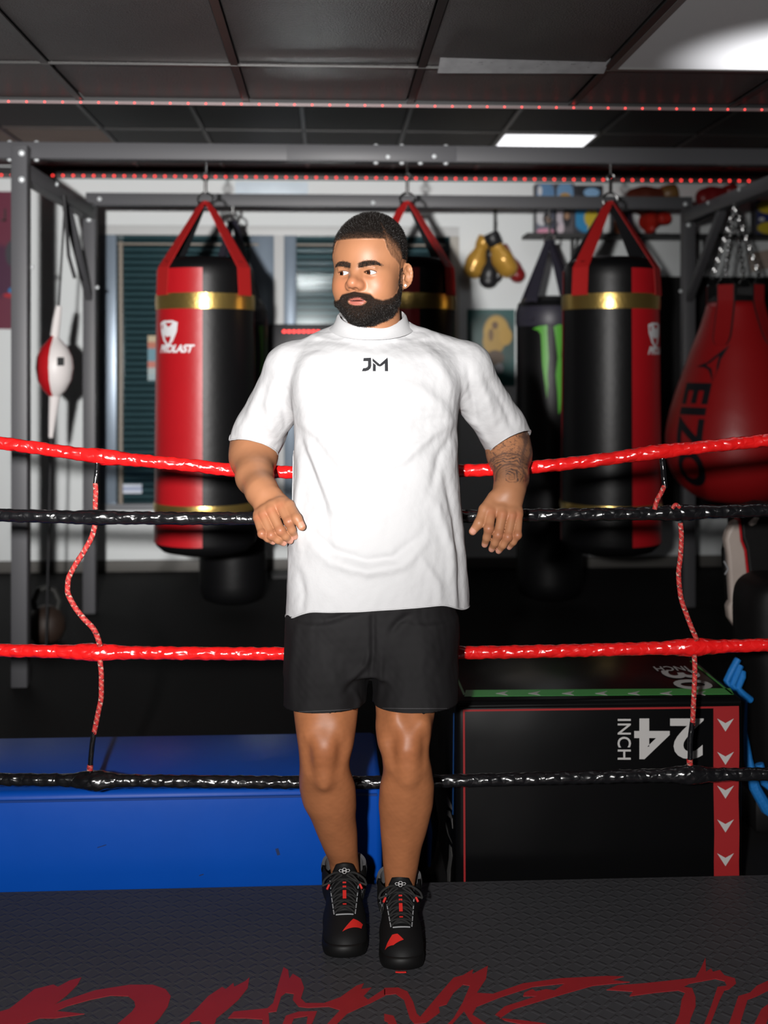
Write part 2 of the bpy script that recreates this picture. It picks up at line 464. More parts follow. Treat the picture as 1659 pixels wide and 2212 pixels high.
# step between the two ceilings, with its light metal edge
tag(MB().box((-6, CE, ZC - 0.004), (6, CE + 0.05, ZF + 0.02)).build('trim_2', M_black, sm=0), kind='structure')
tag(MB().box((-6, CE - 0.012, ZC - 0.013), (6, CE + 0.004, ZC - 0.003), bev=0.002).build('trim_3', M_trim), kind='structure')
ceil_f = MB().box((-6, CE + 0.05, ZF + 0.03), (6, WY, ZF + 0.06)).build('ceiling_raised', M_black, sm=0)
tag(ceil_f, kind='structure')
GX2 = [1.07 + 0.6096 * k for k in range(-8, 6)]; GY2 = [4.49, 5.71, 6.93, 7.55, WY - 0.06]
for i in range(len(GX2) - 1):
    for j in range(len(GY2) - 1):
        if abs(GX2[i] - 1.07) < 0.05 and j == 2: continue
        taupe = GX2[i] < -1.9 and j == 2
        tile(GX2[i] + 0.012, GX2[i + 1] - 0.012, GY2[j] + 0.012, GY2[j + 1] - 0.012, ZF + 0.006, M_tile_taupe if taupe else M_tile_far, ceil_f)
for x in GX2: MB().box((x - 0.012, CE + 0.05, ZF - 0.002), (x + 0.012, WY - 0.05, ZF + 0.004)).build('grid_runner', M_grid, ceil_f, sm=0)
for y in GY2[:-1]: MB().box((-4, y - 0.012, ZF - 0.002), (4.1, y + 0.012, ZF + 0.004)).build('grid_crossbar', M_grid, ceil_f, sm=0)

# ceiling lamps
def tubes_lamp(name, label, x0, x1, y0, y1, z, tube_e, hot):
    r = empty(name, ((x0 + x1) / 2, (y0 + y1) / 2, z + 0.06), label, 'ceiling light')
    o = r.location
    f = MB()
    t = 0.02
    f.box((x0, y0, z - 0.004), (x1, y0 + t, z + 0.01)).box((x0, y1 - t, z - 0.004), (x1, y1, z + 0.01))
    f.box((x0, y0 + t, z - 0.004), (x0 + t, y1 - t, z + 0.01)).box((x1 - t, y0 + t, z - 0.004), (x1, y1 - t, z + 0.01))
    f.build('lamp_frame', M_lampframe, r, org=None).location = -o
    h = MB(); h.box((x0 + .005, y0 + .005, z + 0.085), (x1 - .005, y1 - .005, z + 0.09))
    for a in ((x0 + .005, x0 + .008), (x1 - .008, x1 - .005)): h.box((a[0], y0 + .005, z + 0.01), (a[1], y1 - .005, z + 0.09))
    for a in ((y0 + .005, y0 + .008), (y1 - .008, y1 - .005)): h.box((x0 + .005, a[0], z + 0.01), (x1 - .005, a[1], z + 0.09))
    h.build('housing', mat('lamp_housing', (0.8, 0.8, 0.8), 0.5), r, sm=0).location = -o
    m = mat('lens_' + name, (0.22, 0.22, 0.215), 0.4); nt = m.node_tree; bs = nt.nodes['Principled BSDF']
    tc = nt.nodes.new('ShaderNodeTexCoord'); w = nt.nodes.new('ShaderNodeTexChecker'); w.inputs['Scale'].default_value = 170
    bp = nt.nodes.new('ShaderNodeBump'); bp.inputs['Distance'].default_value = 0.002; bp.inputs['Strength'].default_value = 0.4
    nt.links.new(tc.outputs['Object'], w.inputs['Vector']); nt.links.new(w.outputs['Fac'], bp.inputs['Height']); nt.links.new(bp.outputs['Normal'], bs.inputs['Normal'])
    # the glow of the tubes behind the lens: bright near the lit tube end, falling off across the panel
    sub = nt.nodes.new('ShaderNodeVectorMath'); sub.operation = 'DISTANCE'; sub.inputs[1].default_value = (hot[0], hot[1], 0)
    sep = nt.nodes.new('ShaderNodeVectorMath'); sep.operation = 'MULTIPLY'; sep.inputs[1].default_value = (1, 1, 0)
    nt.links.new(tc.outputs['Object'], sep.inputs[0]); nt.links.new(sep.outputs[0], sub.inputs[0])
    mr = nt.nodes.new('ShaderNodeMapRange'); mr.interpolation_type = 'SMOOTHSTEP'
    mr.inputs['From Min'].default_value = 0.0; mr.inputs['From Max'].default_value = hot[2]; mr.inputs['To Min'].default_value = tube_e; mr.inputs['To Max'].default_value = hot[3]
    nt.links.new(sub.outputs['Value'], mr.inputs['Value']); nt.links.new(mr.outputs[0], bs.inputs['Emission Strength'])
    bs.inputs['Emission Color'].default_value = (0.97, 0.97, 1.0, 1)
    MB().box((x0 + t, y0 + t, z), (x1 - t, y1 - t, z + 0.002)).build('diffuser', m, r, sm=0).location = -o
    return r
tubes_lamp('troffer_light', 'large ribbed fluorescent panel in the black ceiling at the upper right', 0.927, 1.525, 2.50, 3.70, ZC, 1.7, (1.52, 3.50, 0.50, 0.03))
tubes_lamp('panel_light', 'small bright white ceiling panel above the bag rack', 1.07, 1.68, 6.94, 7.54, ZF, 1.5, (1.4, 7.2, 0.8, 0.7))

# red light strips: one along the ceiling step, one along the top of the back wall
M_led = emit('red_led', (1.0, 0.05, 0.045), 3.0)
M_strip = mat('led_tape', (0.16, 0.12, 0.12), 0.4)
def led_strip(label, p0, p1, n, r, parent_z):
    root = empty('led_strip', p0, label, 'light strip', group='red light strips')
    p0 = Vector(p0); p1 = Vector(p1)
    MB().beam(Vector((0, 0, 0)), p1 - p0, 0.004, 0.010, bev=0).build('tape', M_strip, root, sm=0)
    bmx = bmesh.new(); bmesh.ops.create_uvsphere(bmx, u_segments=8, v_segments=6, radius=r)
    me = bpy.data.meshes.new('led'); bmx.to_mesh(me); bmx.free(); me.materials.append(M_led)
    for k in range(n):
        o = bpy.data.objects.new('led', me); COL.objects.link(o); o.parent = root
        o.location = (p1 - p0) * ((k + 0.5) / n) + Vector((0, -0.005, 0))
    return root
a = onY(-40, 218, CE - 0.015); c = onY(1700, 236.5, CE - 0.015)
led_strip('string of tiny red lights along the ceiling step', (a.x, CE - 0.0125, ZC - 0.0105), (c.x, CE - 0.0125, ZC - 0.0105), 46, 0.0032, ZC)
zz = onY(830, 385, WY - 0.055).z
a = onY(-30, 374, WY - 0.056); c = onY(1690, 395, WY - 0.056)
led_strip('row of red lights along the top of the back wall', (a.x, WY - 0.056, zz), (c.x, WY - 0.056, zz), 80, 0.0065, ZF)

# window with a rolled-down shutter behind the glass
M_wf = mat('window_frame_blue', (0.20, 0.25, 0.31), 0.35, metal=0.3, vary=0.2, vscale=4)
M_wh = mat('window_frame_white', (0.55, 0.56, 0.56), 0.5)
M_sl = mat('shutter_slat', (0.045, 0.075, 0.082), 0.45, metal=0.1, vary=0.3, vscale=3)
win = MB().box((WX0 - 0.02, WY + 0.005, WZ1 - 0.07), (WX1 + 0.02, WY + 0.06, WZ1), bev=0.004).build('window_1', M_wh)
tag(win, kind='structure')
def wpart(n, x0, x1, z0, z1, m, y0=WY + 0.0, y1=WY + 0.06):
    return MB().box((x0, y0, z0), (x1, y1, z1), bev=0.003).build(n, m, win)
gx = lambda px: onY(px, 800, WY + 0.02).x
wpart('window_jamb', WX0, gx(252), WZ0, WZ1 - 0.07, M_wf)
wpart('window_jamb', gx(258), gx(266), WZ0 + .03, WZ1 - 0.12, mat('tan_edge', (0.26, 0.22, 0.18), 0.5), WY - 0.005, WY + 0.02)
wpart('window_jamb', gx(541), gx(592), WZ0, WZ1 - 0.07, M_wf)
wpart('window_mullion', gx(592), gx(614), WZ0, WZ1 - 0.07, M_wh, WY - 0.012, WY + 0.06)
wpart('window_jamb', gx(614), gx(640), WZ0, WZ1 - 0.07, M_wf)
wpart('window_jamb', gx(972), WX1, WZ0, WZ1 - 0.07, mat('tan_frame', (0.42, 0.40, 0.36), 0.5))
wpart('window_sill', WX0, WX1, WZ0 - 0.01, WZ0 + 0.035, mat('sill_metal', (0.30, 0.31, 0.33), 0.35, metal=0.4), WY - 0.03, WY + 0.07)
wpart('curtain_rod', gx(255), gx(560), WZ1 - 0.145, WZ1 - 0.13, mat('tan_edge', (0.26, 0.22, 0.18), 0.5), WY - 0.01, WY)
wpart('curtain_rod', gx(640), gx(960), WZ1 - 0.145, WZ1 - 0.13, mat('tan_edge', (0.26, 0.22, 0.18), 0.5), WY - 0.01, WY)
m = bpy.data.materials.new('pane_glass'); m.use_nodes = True; nt = m.node_tree; nt.nodes.remove(nt.nodes['Principled BSDF'])
tr = nt.nodes.new('ShaderNodeBsdfTransparent'); tr.inputs[0].default_value = (0.75, 0.86, 0.88, 1)
gl = nt.nodes.new('ShaderNodeBsdfGlossy'); gl.inputs['Roughness'].default_value = 0.06
mx = nt.nodes.new('ShaderNodeMixShader'); mx.inputs[0].default_value = 0.10
nt.links.new(tr.outputs[0], mx.inputs[1]); nt.links.new(gl.outputs[0], mx.inputs[2]); nt.links.new(mx.outputs[0], nt.nodes['Material Output'].inputs['Surface'])
for x0, x1 in ((gx(266), gx(541)), (gx(640), gx(972))):
    MB().box((x0, WY + 0.03, WZ0 + .03), (x1, WY + 0.034, WZ1 - .07)).build('pane', m, win, sm=0)
sme = None; nsl = 44
for k in range(nsl):
    z0 = WZ0 + (WZ1 - WZ0) * k / nsl; hgt = (WZ1 - WZ0) / nsl
    if sme is None:
        q = MB(); prof = [(0, -.5), (-.012, -.35), (-.016, 0), (-.012, .35), (0, .48)]
        vs = []; 
        for x in (WX0, WX1): vs += [(x - (WX0 + WX1) / 2, y, zq * hgt) for y, zq in prof]
        n5 = len(prof); q.add(vs, [(i, i + 1, n5 + i + 1, n5 + i) for i in range(n5 - 1)])
        o = q.build('slat', M_sl, win); sme = o.data
    else:
        o = bpy.data.objects.new('slat', sme); COL.objects.link(o); o.parent = win
    o.location = ((WX0 + WX1) / 2, WY + 0.12, z0 + hgt / 2)
MB().box((WX0, WY + 0.14, WZ0), (WX1, WY + 0.15, WZ1)).build('shutter_back', M_black, win, sm=0)
# stickers on the glass
def sticker(label, px0, py0, px1, py1, cols, cat='sticker'):
    a = onY(px0, py0, WY + 0.02); c = onY(px1, py1, WY + 0.02)
    r = MB(); 
    n = len(cols)
    for k in range(n):
        r.box((a.x - a.x, -0.0015, (c.z - a.z) * (k + 1) / n), (c.x - a.x, 0.0, (c.z - a.z) * k / n), mi=k)
    o = r.build('sticker', [mat('sticker_%d_%d_%d' % tuple(int(v * 255) for v in q), q, 0.5) for q in cols], sm=0)
    o.location = (a.x, WY + 0.0285, a.z); return tag(o, label, cat)
sticker('small white and blue sticker low on the window pane', 257, 1046, 306, 1066, [(.6, .65, .75), (.28, .33, .5), (.6, .65, .75)])
sticker('tall multicoloured sticker on the glass beside the red bag', 319, 725, 345, 822, [(.5, .4, .25), (.45, .12, .06), (.1, .25, .32), (.1, .25, .32), (.5, .14, .1), (.35, .42, .42), (.3, .4, .42)])
a = onY(508, 392, WY - 0.01); c = onY(665, 424, WY - 0.01)
tag(MB().box((a.x, WY - 0.012, c.z), (c.x, WY, a.z), bev=0.002).build('sign', mat('pale_blue_sign', (0.62, 0.72, 0.80), 0.5, vary=0.15, vscale=6)), 'pale blue blank sign high on the wall above the window', 'sign')
# ------------------------------------------------------------------ steel bag rack
M_steel = mat('rack_powdercoat', (0.085, 0.085, 0.092), 0.5, bump=(300, 0.15, 0.0005))
M_bolt = mat('bolt_zinc', (0.80, 0.84, 0.86), 0.3, metal=0.25)
M_chrome = mat('chrome', (0.7, 0.7, 0.7), 0.2, metal=1.0)
RX0, RX1, RY0, RY1 = -1.455, 2.25, 5.45, 7.01
rack = empty('bag_rack', ((RX0 + RX1) / 2, (RY0 + RY1) / 2, 0), 'dark grey steel frame rack from which the punching bags hang', 'rack')
RO = rack.location.copy()
def rp(name, mb, m=M_steel, parent=None):
    o = mb.build(name, m, parent or rack); o.location = -RO if parent is None else (0, 0, 0); return o
T = 0.075
ups = []
for x in (RX0, RX1):
    for y in (RY0, RY1):
        ups.append(rp('upright', MB().box((x - T / 2, y - T / 2, 0), (x + T / 2, y + T / 2, 2.555 if y == RY0 else 2.50), bev=0.004)))
fb = rp('front_beam', MB().box((RX0 - 0.12, RY0 + T / 2, 2.505), (RX1 + 0.1, RY0 + T * 1.5, 2.585), bev=0.004))
rb = rp('rear_beam', MB().box((RX0 - 0.02, RY1 - T / 2, 2.485), (RX1 + 0.02, RY1 + T / 2, 2.562), bev=0.004))
for x in (RX0, RX1):
    rp('side_beam', MB().box((x - T / 2, RY0 + T / 2, 2.40), (x + T / 2, RY1 - T / 2, 2.475), bev=0.004))
    # diagonal brace at the far corner and one at the near corner
    rp('brace', MB().beam((x, RY1 - 0.62, 2.40), (x, RY1 - 0.02, 1.92), 0.045, 0.045))
rp('splice_plate', MB().box((-0.20, RY0 + T / 2 - 0.006, 2.51), (0.62, RY0 + T / 2, 2.58), bev=0.002))
bolt_me = None
def bolt(p, nrm, r=0.0125):
    global bolt_me
    if bolt_me is None:
        q = MB(); q.lathe((0, 0, 0), [(0.95, 0), (0.95, 0.35), (0.8, 0.55), (0.45, 0.78), (0, 0.85)], 12)
        o = q.build('bolt', M_bolt, rack); bolt_me = o.data
    else:
        o = bpy.data.objects.new('bolt', bolt_me); COL.objects.link(o); o.parent = rack
    o.location = Vector(p) - RO; o.scale = (r, r, r); o.rotation_euler = Vector(nrm).to_track_quat('Z', 'Y').to_euler()
FY = RY0 - T / 2; BY = RY0 + T / 2
for px, py in ((47, 331), (47, 388)): bolt(onY(px, py, FY), (0, -1, 0), 0.016)
for px, py in ((838, 339), (938, 338)): bolt(onY(px, py, BY - 0.006), (0, -1, 0), 0.012)
for px in (21, 79, 812, 868, 963):
    q = onY(px, 311, BY + 0.03); bolt((q.x, q.y, 2.585), (0, 0, 1), 0.013); bolt((q.x, q.y, 2.505), (0, 0, -1), 0.013)
q = onY(908, 362, BY + 0.03); bolt((q.x, q.y, 2.505), (0, 0, -1), 0.013)
for px, py in ((806, 438), (1480, 441), (215, 430)): bolt(onY(px, py, RY1 - T / 2), (0, -1, 0), 0.014)
bolt(onY(192, 474, RY1 - T / 2), (0, -1, 0), 0.017); bolt(onY(1487, 486, RY1 - T / 2), (0, -1, 0), 0.015)
for py, X, px in ((577, RX0 + T / 2, 69), (398, RX0 + T / 2, 122)): bolt(onX(px, py, X), (1, 0, 0), 0.013)
for px, py in ((1597, 409), (1530, 438)): bolt(onX(px, py, RX1 - T / 2), (-1, 0, 0), 0.013)
bolt(onY(210, 621, RY1 - T / 2), (0, -1, 0), 0.012); bolt(onY(1470, 629, RY1 - T / 2), (0, -1, 0), 0.012)

# ------------------------------------------------------------------ punching bags
M_bred = mat('bag_red_vinyl', (0.42, 0.008, 0.013), 0.38, bump=(22, 0.12, 0.006), vary=0.06, spec=0.45)
M_bblk = mat('bag_black_vinyl', (0.004, 0.004, 0.0045), 0.42, bump=(22, 0.12, 0.006), spec=0.3)
M_gold = mat('gold_foil', (0.62, 0.43, 0.13), 0.28, metal=0.9, bump=(60, 0.35, 0.003))
M_strapr = mat('strap_red_web', (0.43, 0.010, 0.010), 0.6, bump=(400, 0.2, 0.0006))
M_strapb = mat('strap_black_web', (0.010, 0.010, 0.012), 0.55)
M_logo = mat('logo_white', (0.72, 0.72, 0.74), 0.5)
M_purple = mat('strap_violet_black', (0.03, 0.028, 0.042), 0.45)
M_green = mat('claw_green', (0.085, 0.36, 0.03), 0.45)
M_greydk = mat('claw_grey', (0.06, 0.06, 0.062), 0.5)
def patch(mb, c, rfun, a0, a1, z0, z1, off, nz_=40, na=24, mi=0):
    vs = []; fs = []
    for i in range(nz_ + 1):
        z = z0 + (z1 - z0) * i / nz_
        for k in range(na + 1):
            a = a0 + (a1 - a0) * k / na; r = rfun(z) + off
            vs.append((c[0] + r * math.cos(a), c[1] + r * math.sin(a), z))
    for i in range(nz_):
        for k in range(na):
            p = i * (na + 1) + k; fs.append((p, p + 1, p + na + 2, p + na + 1))
    return mb.add(vs, fs, mi)
SHIELD = polyshape([[(-.5, .62), (-.25, .74), (.25, .74), (.5, .62), (.46, .1), (.28, -.42), (0, -.8), (-.28, -.42), (-.46, .1)]])
SH_CUT = [[(-.16, .60), (.26, .60), (.13, .42), (.02, .36), (-.05, .45)], [(-.2, -.08), (-.06, -.2), (.14, -.14), (.16, -.3), (.02, -.62), (-.16, -.34)], [(-.38, .5), (-.3, .5), (-.32, .2), (-.39, .3)]]
def hook_and_ring(root, o, x, y, ztop, zring):
    """snap hook from the beam to the strap ring"""
    k = MB()
    pts = [Vector((x + 0.018 * math.cos(t), y, zring + 0.10 + 0.018 * math.sin(t))) - o for t in np.linspace(0, 6.28, 17)[:-1]]
    k.tube(pts, 0.005, 8, closed=True); k.cyl(Vector((x, y, zring + 0.02)) - o, Vector((x, y, zring + 0.085)) - o, 0.009, 10)
    k.cyl(Vector((x, y, zring + 0.118)) - o, Vector((x, y, ztop)) - o, 0.006, 8)
    k.build('snap_hook', M_chrome, root)
    r = MB(); pts = [Vector((x + 0.036 * math.cos(t), y + 0.004, zring - 0.012 + 0.036 * math.sin(t))) - o for t in np.linspace(0, 6.28, 25)[:-1]]
    r.tube(pts, 0.006, 8, closed=True); r.build('ring', M_chrome, root)
def strap(root, o, p0, p1, p2, w, m, tang):
    """web strap: from ring p0 over the bag's shoulder p1 down to p2; tang = width direction"""
    q = MB(); t = Vector(tang).normalized() * w / 2
    pts = [Vector(p0), Vector(p1), Vector(p2)]; vs = []
    n = (pts[1] - pts[0]).cross(t).normalized() * 0.004
    ww = [0.55, 1, 1]
    for i, p in enumerate(pts): vs += [p - t * ww[i] - o, p + t * ww[i] - o, p + t * ww[i] + n - o, p - t * ww[i] + n - o]
    fs = [(0, 1, 2, 3), (8, 11, 10, 9)]
    for i in (0, 4):
        for k in range(4): fs.append((i + k, i + (k + 1) % 4, i + 4 + (k + 1) % 4, i + 4 + k))
    q.add(vs, fs); return q.build('strap', m, root, sm=0)
def prolast_bag(px, label, split, red_left, logo_px):
    Y = RY0 + T
    c = onY(px, 800, Y); o = Vector((c.x, Y, onY(px, 1195, Y).z)); root = empty('punching_bag', o, label, 'punching bag', group='red and black punching bags under the front beam')
    zt = onY(px, 556, Y).z; zs = onY(px, 585, Y).z; zb = onY(px, 1168, Y).z; z0 = o.z
    R0, R1 = 0.231, 0.243
    rf = lambda z: R0 + (R1 - R0) * (zs - z) / (zs - zb)
    c0 = (0, 0)
    L = lambda z: z - z0
    prof = [(0.02, L(z0)), (rf(zb) * .55, L(z0) + .004), (rf(zb) * .85, L(z0) + .022), (rf(zb) * .97, L(zb) - .012), (rf(zb), L(zb) + .01)]
    prof += [(rf(zb + (zs - zb) * t), L(zb + (zs - zb) * t)) for t in np.linspace(0.08, 0.97, 12)]
    prof += [(rf(zs), L(zs)), (rf(zs) * .93, L(zs) + (zt - zs) * .55), (rf(zs) * .72, L(zs) + (zt - zs) * .88), (rf(zs) * .3, L(zt)), (0.01, L(zt) + .002)]
    MB().lathe((0, 0, 0), prof, 48).build('bag_body', M_bblk, root, 50)
    rl = lambda z: rf(z + z0)
    a_split = -math.pi / 2 + math.asin(max(-1, min(1, (split - px) / (0.231 * F / 5.5))))
    if red_left: arcs = [(math.pi - 0.03 - 2 * math.pi, a_split), (-0.03, a_split + math.pi)]
    else: arcs = [(a_split, 0.03), (a_split - math.pi, 0.03 - math.pi)]
    for a0, a1 in arcs:
        q = MB(); patch(q, (0, 0), rl, a0, a1, L(zb) + .004, L(zs) - .002, 0.0025); q.build('red_panel', M_bred, root, 50)
    for py, h in ((649, 34), (1103, 18)):
        zc = onY(px, py, Y - 0.23).z; hh = h * 5.3 / F / 2; q = MB()
        pr = [(rf(zc - hh) - .002, L(zc - hh)), (rf(zc) + .006, L(zc - hh)), (rf(zc) + .008, L(zc)), (rf(zc) + .006, L(zc + hh)), (rf(zc + hh) - .002, L(zc + hh))]
        q.lathe((0, 0, 0), pr, 64); q.build('gold_band', M_gold, root, 50)
    zr = onY(px, 436, Y).z
    zband = onY(px, 636, Y - .23).z
    for sx, sy in ((-1, -1), (1, -1), (-1, 1), (1, 1)):
        ang = math.atan2(sy * 0.62, sx * 0.78) if sx < 0 else math.atan2(sy * 0.55, sx * 0.83)
        if not red_left: ang = math.atan2(sy * 0.55, sx * 0.83) if sx > 0 else math.atan2(sy * 0.62, sx * 0.78)
        d = Vector((math.cos(ang), math.sin(ang), 0)); tg = Vector((-d.y, d.x, 0))
        p0 = Vector((d.x * 0.012, sy * 0.006, L(zr))); p1 = d * (rf(zs) * 0.97 + .006) + Vector((0, 0, L(zs) + .004)); p2 = d * (rf(zband) + .006) + Vector((0, 0, L(zband)))
        strap(root, Vector(), p0, p1, p2, 0.094, M_strapr if sy < 0 else M_strapb, tg)
    hook_and_ring(root, o, o.x, o.y, 2.507, zr + 0.02)
    # emblem and lettering on the red panel
    lx, ly, ty, ls = logo_px
    a_l = -math.pi / 2 + math.asin(max(-.999, min(.999, (lx - px) / (0.235 * F / 5.4)))); zl = onY(lx, ly, Y - .2).z - z0; zt_ = onY(lx, ty, Y - .2).z - z0
    s = 0.082
    def wrap(a_c, zc, sc, off, sx_=1.0):
        return lambda x, y: Vector(((rl(zc) + off) * math.cos(a_c + x * sc * sx_ / 0.235), (rl(zc) + off) * math.sin(a_c + x * sc * sx_ / 0.235), zc + y * sc))
    q = MB(); map_shape(SHIELD, wrap(a_l, zl, s, 0.0035, 1.45), q, step=0.08); em = q.build('emblem', M_logo, root, 0)
    q = MB(); map_shape(polyshape(SH_CUT), wrap(a_l, zl, s, 0.0042, 1.45), q, step=0.08); q.build('emblem_cutout', M_bred, em, 0)
    q = MB(); map_shape(text_poly('PROLAST', 1.0, 0.35, 0.05, 0.95), wrap(a_l + 0.15, zt_, 0.048, 0.0035), q, step=0.1); q.build('lettering', M_logo, root, 0)
    return root
prolast_bag(444, 'red and black punching bag hanging left of the man', 449, True, (374, 720, 754, 1))
prolast_bag(880, 'red and black punching bag hanging directly behind the man\'s head', 898, True, (815, 720, 754, 1))
prolast_bag(1319, 'black and red punching bag hanging right of the man', 1338, False, (1398, 724, 758, 1))

CLAW = [[(-1.0, .98), (-.55, 1.08), (.0, 1.12), (.02, .7), (.1, -.2), (.03, -.9), (.09, -1.35), (0, -1.9), (-.12, -1.55), (-.22, -1.0), (-.33, -.4), (-.38, .4), (-.42, .75), (-.62, .9)],
        [(.42, 1.05), (.95, 1.2), (1.0, .6), (.92, -.1), (1.02, -.8), (.95, -1.6), (.88, -2.35), (.74, -2.5), (.66, -1.6), (.55, -.9), (.68, -.2), (.55, .5)],
        [(1.4, 1.05), (1.8, 1.12), (2.3, .95), (2.0, .8), (1.9, .3), (1.85, -.6), (1.72, -1.3), (1.5, -1.9), (1.42, -1.3), (1.5, -.6), (1.38, 0), (1.48, .6)]]
def claw_bag(px, label, rot, ring_py=512, off=0.0):
    Y = RY1 + off
    R = 0.205; z0 = 0.055; c = onY(px, 800, Y); o = Vector((c.x, Y, z0))
    root = empty('punching_bag', o, label, 'punching bag', group='long black bags under the rear beam')
    zt = onY(px, 640, Y).z - z0
    prof = [(0.02, 0), (R * .6, .006), (R * .88, .03), (R * .98, .08), (R, .13), (R, zt - .10), (R * .96, zt - .05), (R * .78, zt - .012), (R * .4, zt), (.01, zt)]
    MB().lathe((0, 0, 0), prof, 40).build('bag_body', M_bblk, root, 60)
    zr = onY(px, ring_py, Y).z - z0
    for sx, sy in ((-1, -1), (1, -1), (-1, 1), (1, 1)):
        d = Vector((sx * .75, sy * .66, 0)); tg = Vector((-d.y, d.x, 0))
        strap(root, Vector(), Vector((d.x * .01, sy * .006, zr - .02)), d * (R * .86) + Vector((0, 0, zt - .02)), d * (R + .004) + Vector((0, 0, zt - .16)), 0.09, M_purple, tg)
    q = MB(); q.lathe((0, 0, 0), [(R + .001, zt - .19), (R + .006, zt - .17), (R + .006, zt - .10), (R * .97, zt - .065)], 40); q.build('top_collar', M_purple, root, 60)
    hook_and_ring(root, o, o.x, o.y, 2.487, zr + z0)
    zc = onY(px, 762, Y - R).z - z0
    q = MB(); f = lambda x, y: Vector(((R + .0025) * math.cos(rot + x * 0.092 / R), (R + .0025) * math.sin(rot + x * 0.092 / R), zc + y * 0.150))
    map_shape(polyshape(CLAW), f, q, step=0.15); q.build('claw_print', M_green, root, 0)
    return root
claw_bag(1187, 'long black bag with green claw print beside the black and red bag', -math.pi / 2 - .26, 512)
claw_bag(503, 'long black bag half hidden behind the left red bag', -math.pi / 2 + 0.75, 470)

# ------------------------------------------------------------------ teardrop bag on chains
M_tear = mat('teardrop_red', (0.40, 0.010, 0.012), 0.4, bump=(14, 0.15, 0.008))
M_teartxt = mat('teardrop_black_print', (0.008, 0.008, 0.012), 0.5)
Yt = 6.22; ct = onY(1588, 800, Yt)
zb, zt = onY(1588, 1093, Yt - .1).z, onY(1588, 645, Yt).z
o = Vector((ct.x, Yt, zb)); tear = empty('teardrop_bag', o, 'large red teardrop punching bag hanging from chains at the right', 'punching bag')
H = zt - zb
tprof = [(0.02, 0), (0.14, .012), (0.255, .06), (0.335, .14), (0.375, .24), (0.382, .33), (0.362, .45), (0.325, .57), (0.28, .69), (0.238, .80), (0.195, .90), (0.165, .985), (0.15, 1.03), (0.12, 1.05), (0.02, 1.055)]
tz = [p[1] * H / 1.055 for p in tprof]; tr_ = [p[0] for p in tprof]
tr_f = lambda z: float(pchip(tz, tr_, np.array([z]))[0])
MB().lathe((0, 0, 0), [(tr_f(z), z) for z in np.linspace(0, H, 48)], 56).build('bag_body', M_tear, tear, 60)
MB().lathe((0, 0, 0), [(0.152, H - .02), (0.12, H + .012), (0.03, H + .022), (.01, H + .022)], 32).build('top_cap', M_black, tear, 60)
for ang in (-2.25, -0.95, 0.9, 2.2):
    vs = []; zs_ = np.linspace(H + .07, H - .26, 16)
    for rim, m, off in ((0.052, M_black, 0.006), (0.044, M_tear, 0.010)):
        q = MB(); vs = []
        for i, z in enumerate(zs_):
            r = tr_f(min(z, H - .03)) + off; w = rim * (1 if i < 13 else math.sqrt(max(0.05, 1 - ((i - 12.5) / 3.2) ** 2)))
            for sgn in (-1, 1): a = ang + sgn * w / max(r, .12); vs.append((r * math.cos(a), r * math.sin(a), z))
        q.add(vs, [(2 * i, 2 * i + 1, 2 * i + 3, 2 * i + 2) for i in range(15)])
        ob = q.build('strap', m, tear, 0); sm_ = ob.modifiers.new('thick', 'SOLIDIFY'); sm_.thickness = 0.004
apex = onX(1581, 445, RX1 - 0.18) - o
apex = Vector((0.0, 0.0, 2.40 - o.z))
link_me = None
def chain(parent, a, b, n, M_):
    global link_me
    for k in range(n):
        p = a + (b - a) * ((k + .5) / n); d = (b - a).normalized()
        if link_me is None:
            q = MB(); pts = []
            for t in np.linspace(0, 6.28, 15)[:-1]: pts.append(Vector((0.011 * math.cos(t), 0, 0.021 * math.sin(t))))
            q.tube(pts, 0.0042, 6, closed=True); ob = q.build('chain_link', M_, parent); link_me = ob.data
        else:
            ob = bpy.data.objects.new('chain_link', link_me); COL.objects.link(ob); ob.parent = parent
        ob.location = p; ob.rotation_euler = (d.to_track_quat('Z', 'Y') @ Matrix.Rotation(k * 1.57, 3, 'Z').to_quaternion()).to_euler()
for ang in (-2.25, -0.95, 0.9, 2.2):
    top = Vector((math.cos(ang) * tr_f(H - .03), math.sin(ang) * tr_f(H - .03), H + .075))
    chain(tear, apex, top + Vector((0, 0, .05)), 14, M_chrome)
    q = MB(); t = Vector((-math.sin(ang), math.cos(ang), 0))
    q.tube([top + Vector((0, 0, .06)), top + t * .045, top - t * .045], 0.0055, 8, closed=True); q.build('triangle_ring', M_chrome, tear)
MB().cyl(apex, apex + Vector((0, 0, .01)), .02, 12).build('swivel', M_chrome, tear)
# rack arm carrying the teardrop bag
rp('hanger_arm', MB().box((o.x - .03, Yt - .03, 2.405), (RX1, Yt + .03, 2.47), bev=.004))
def twrap(a_c, zc, sc):
    def fn(x, y):
        z = zc + y * sc; r = tr_f(z) + .004; a = a_c + x * sc / max(r, .1); return Vector((r * math.cos(a), r * math.sin(a), z))
    return fn
q = MB(); vs, fs = text_poly('EIZO', 1.0, 0.0, 0.035, 1.05)
vs = [(y * 0.95, -x) for x, y in vs]                       # reads from top to bottom
_cx = (min(v[0] for v in vs) + max(v[0] for v in vs)) / 2; vs = [(x - _cx, y) for x, y in vs]
map_shape((vs, fs), twrap(-2.60, H * .35, 0.25), q, step=0.12); q.build('lettering', M_teartxt, tear, 0)
q = MB(); TRI = [[(-.6, -.05), (-.1, .12), (.62, .75), (.50, .55), (.30, .35), (.0, .08), (-.15, .02)], [(-.6, -.05), (-.15, .02), (.1, -.12), (.18, -.35), (.22, -.62), (.10, -.35), (-.02, -.16), (-.2, -.08)], [(.62, .75), (.30, .35), (.27, .0), (.30, -.2), (.22, -.62), (.36, -.1), (.38, .2)]]
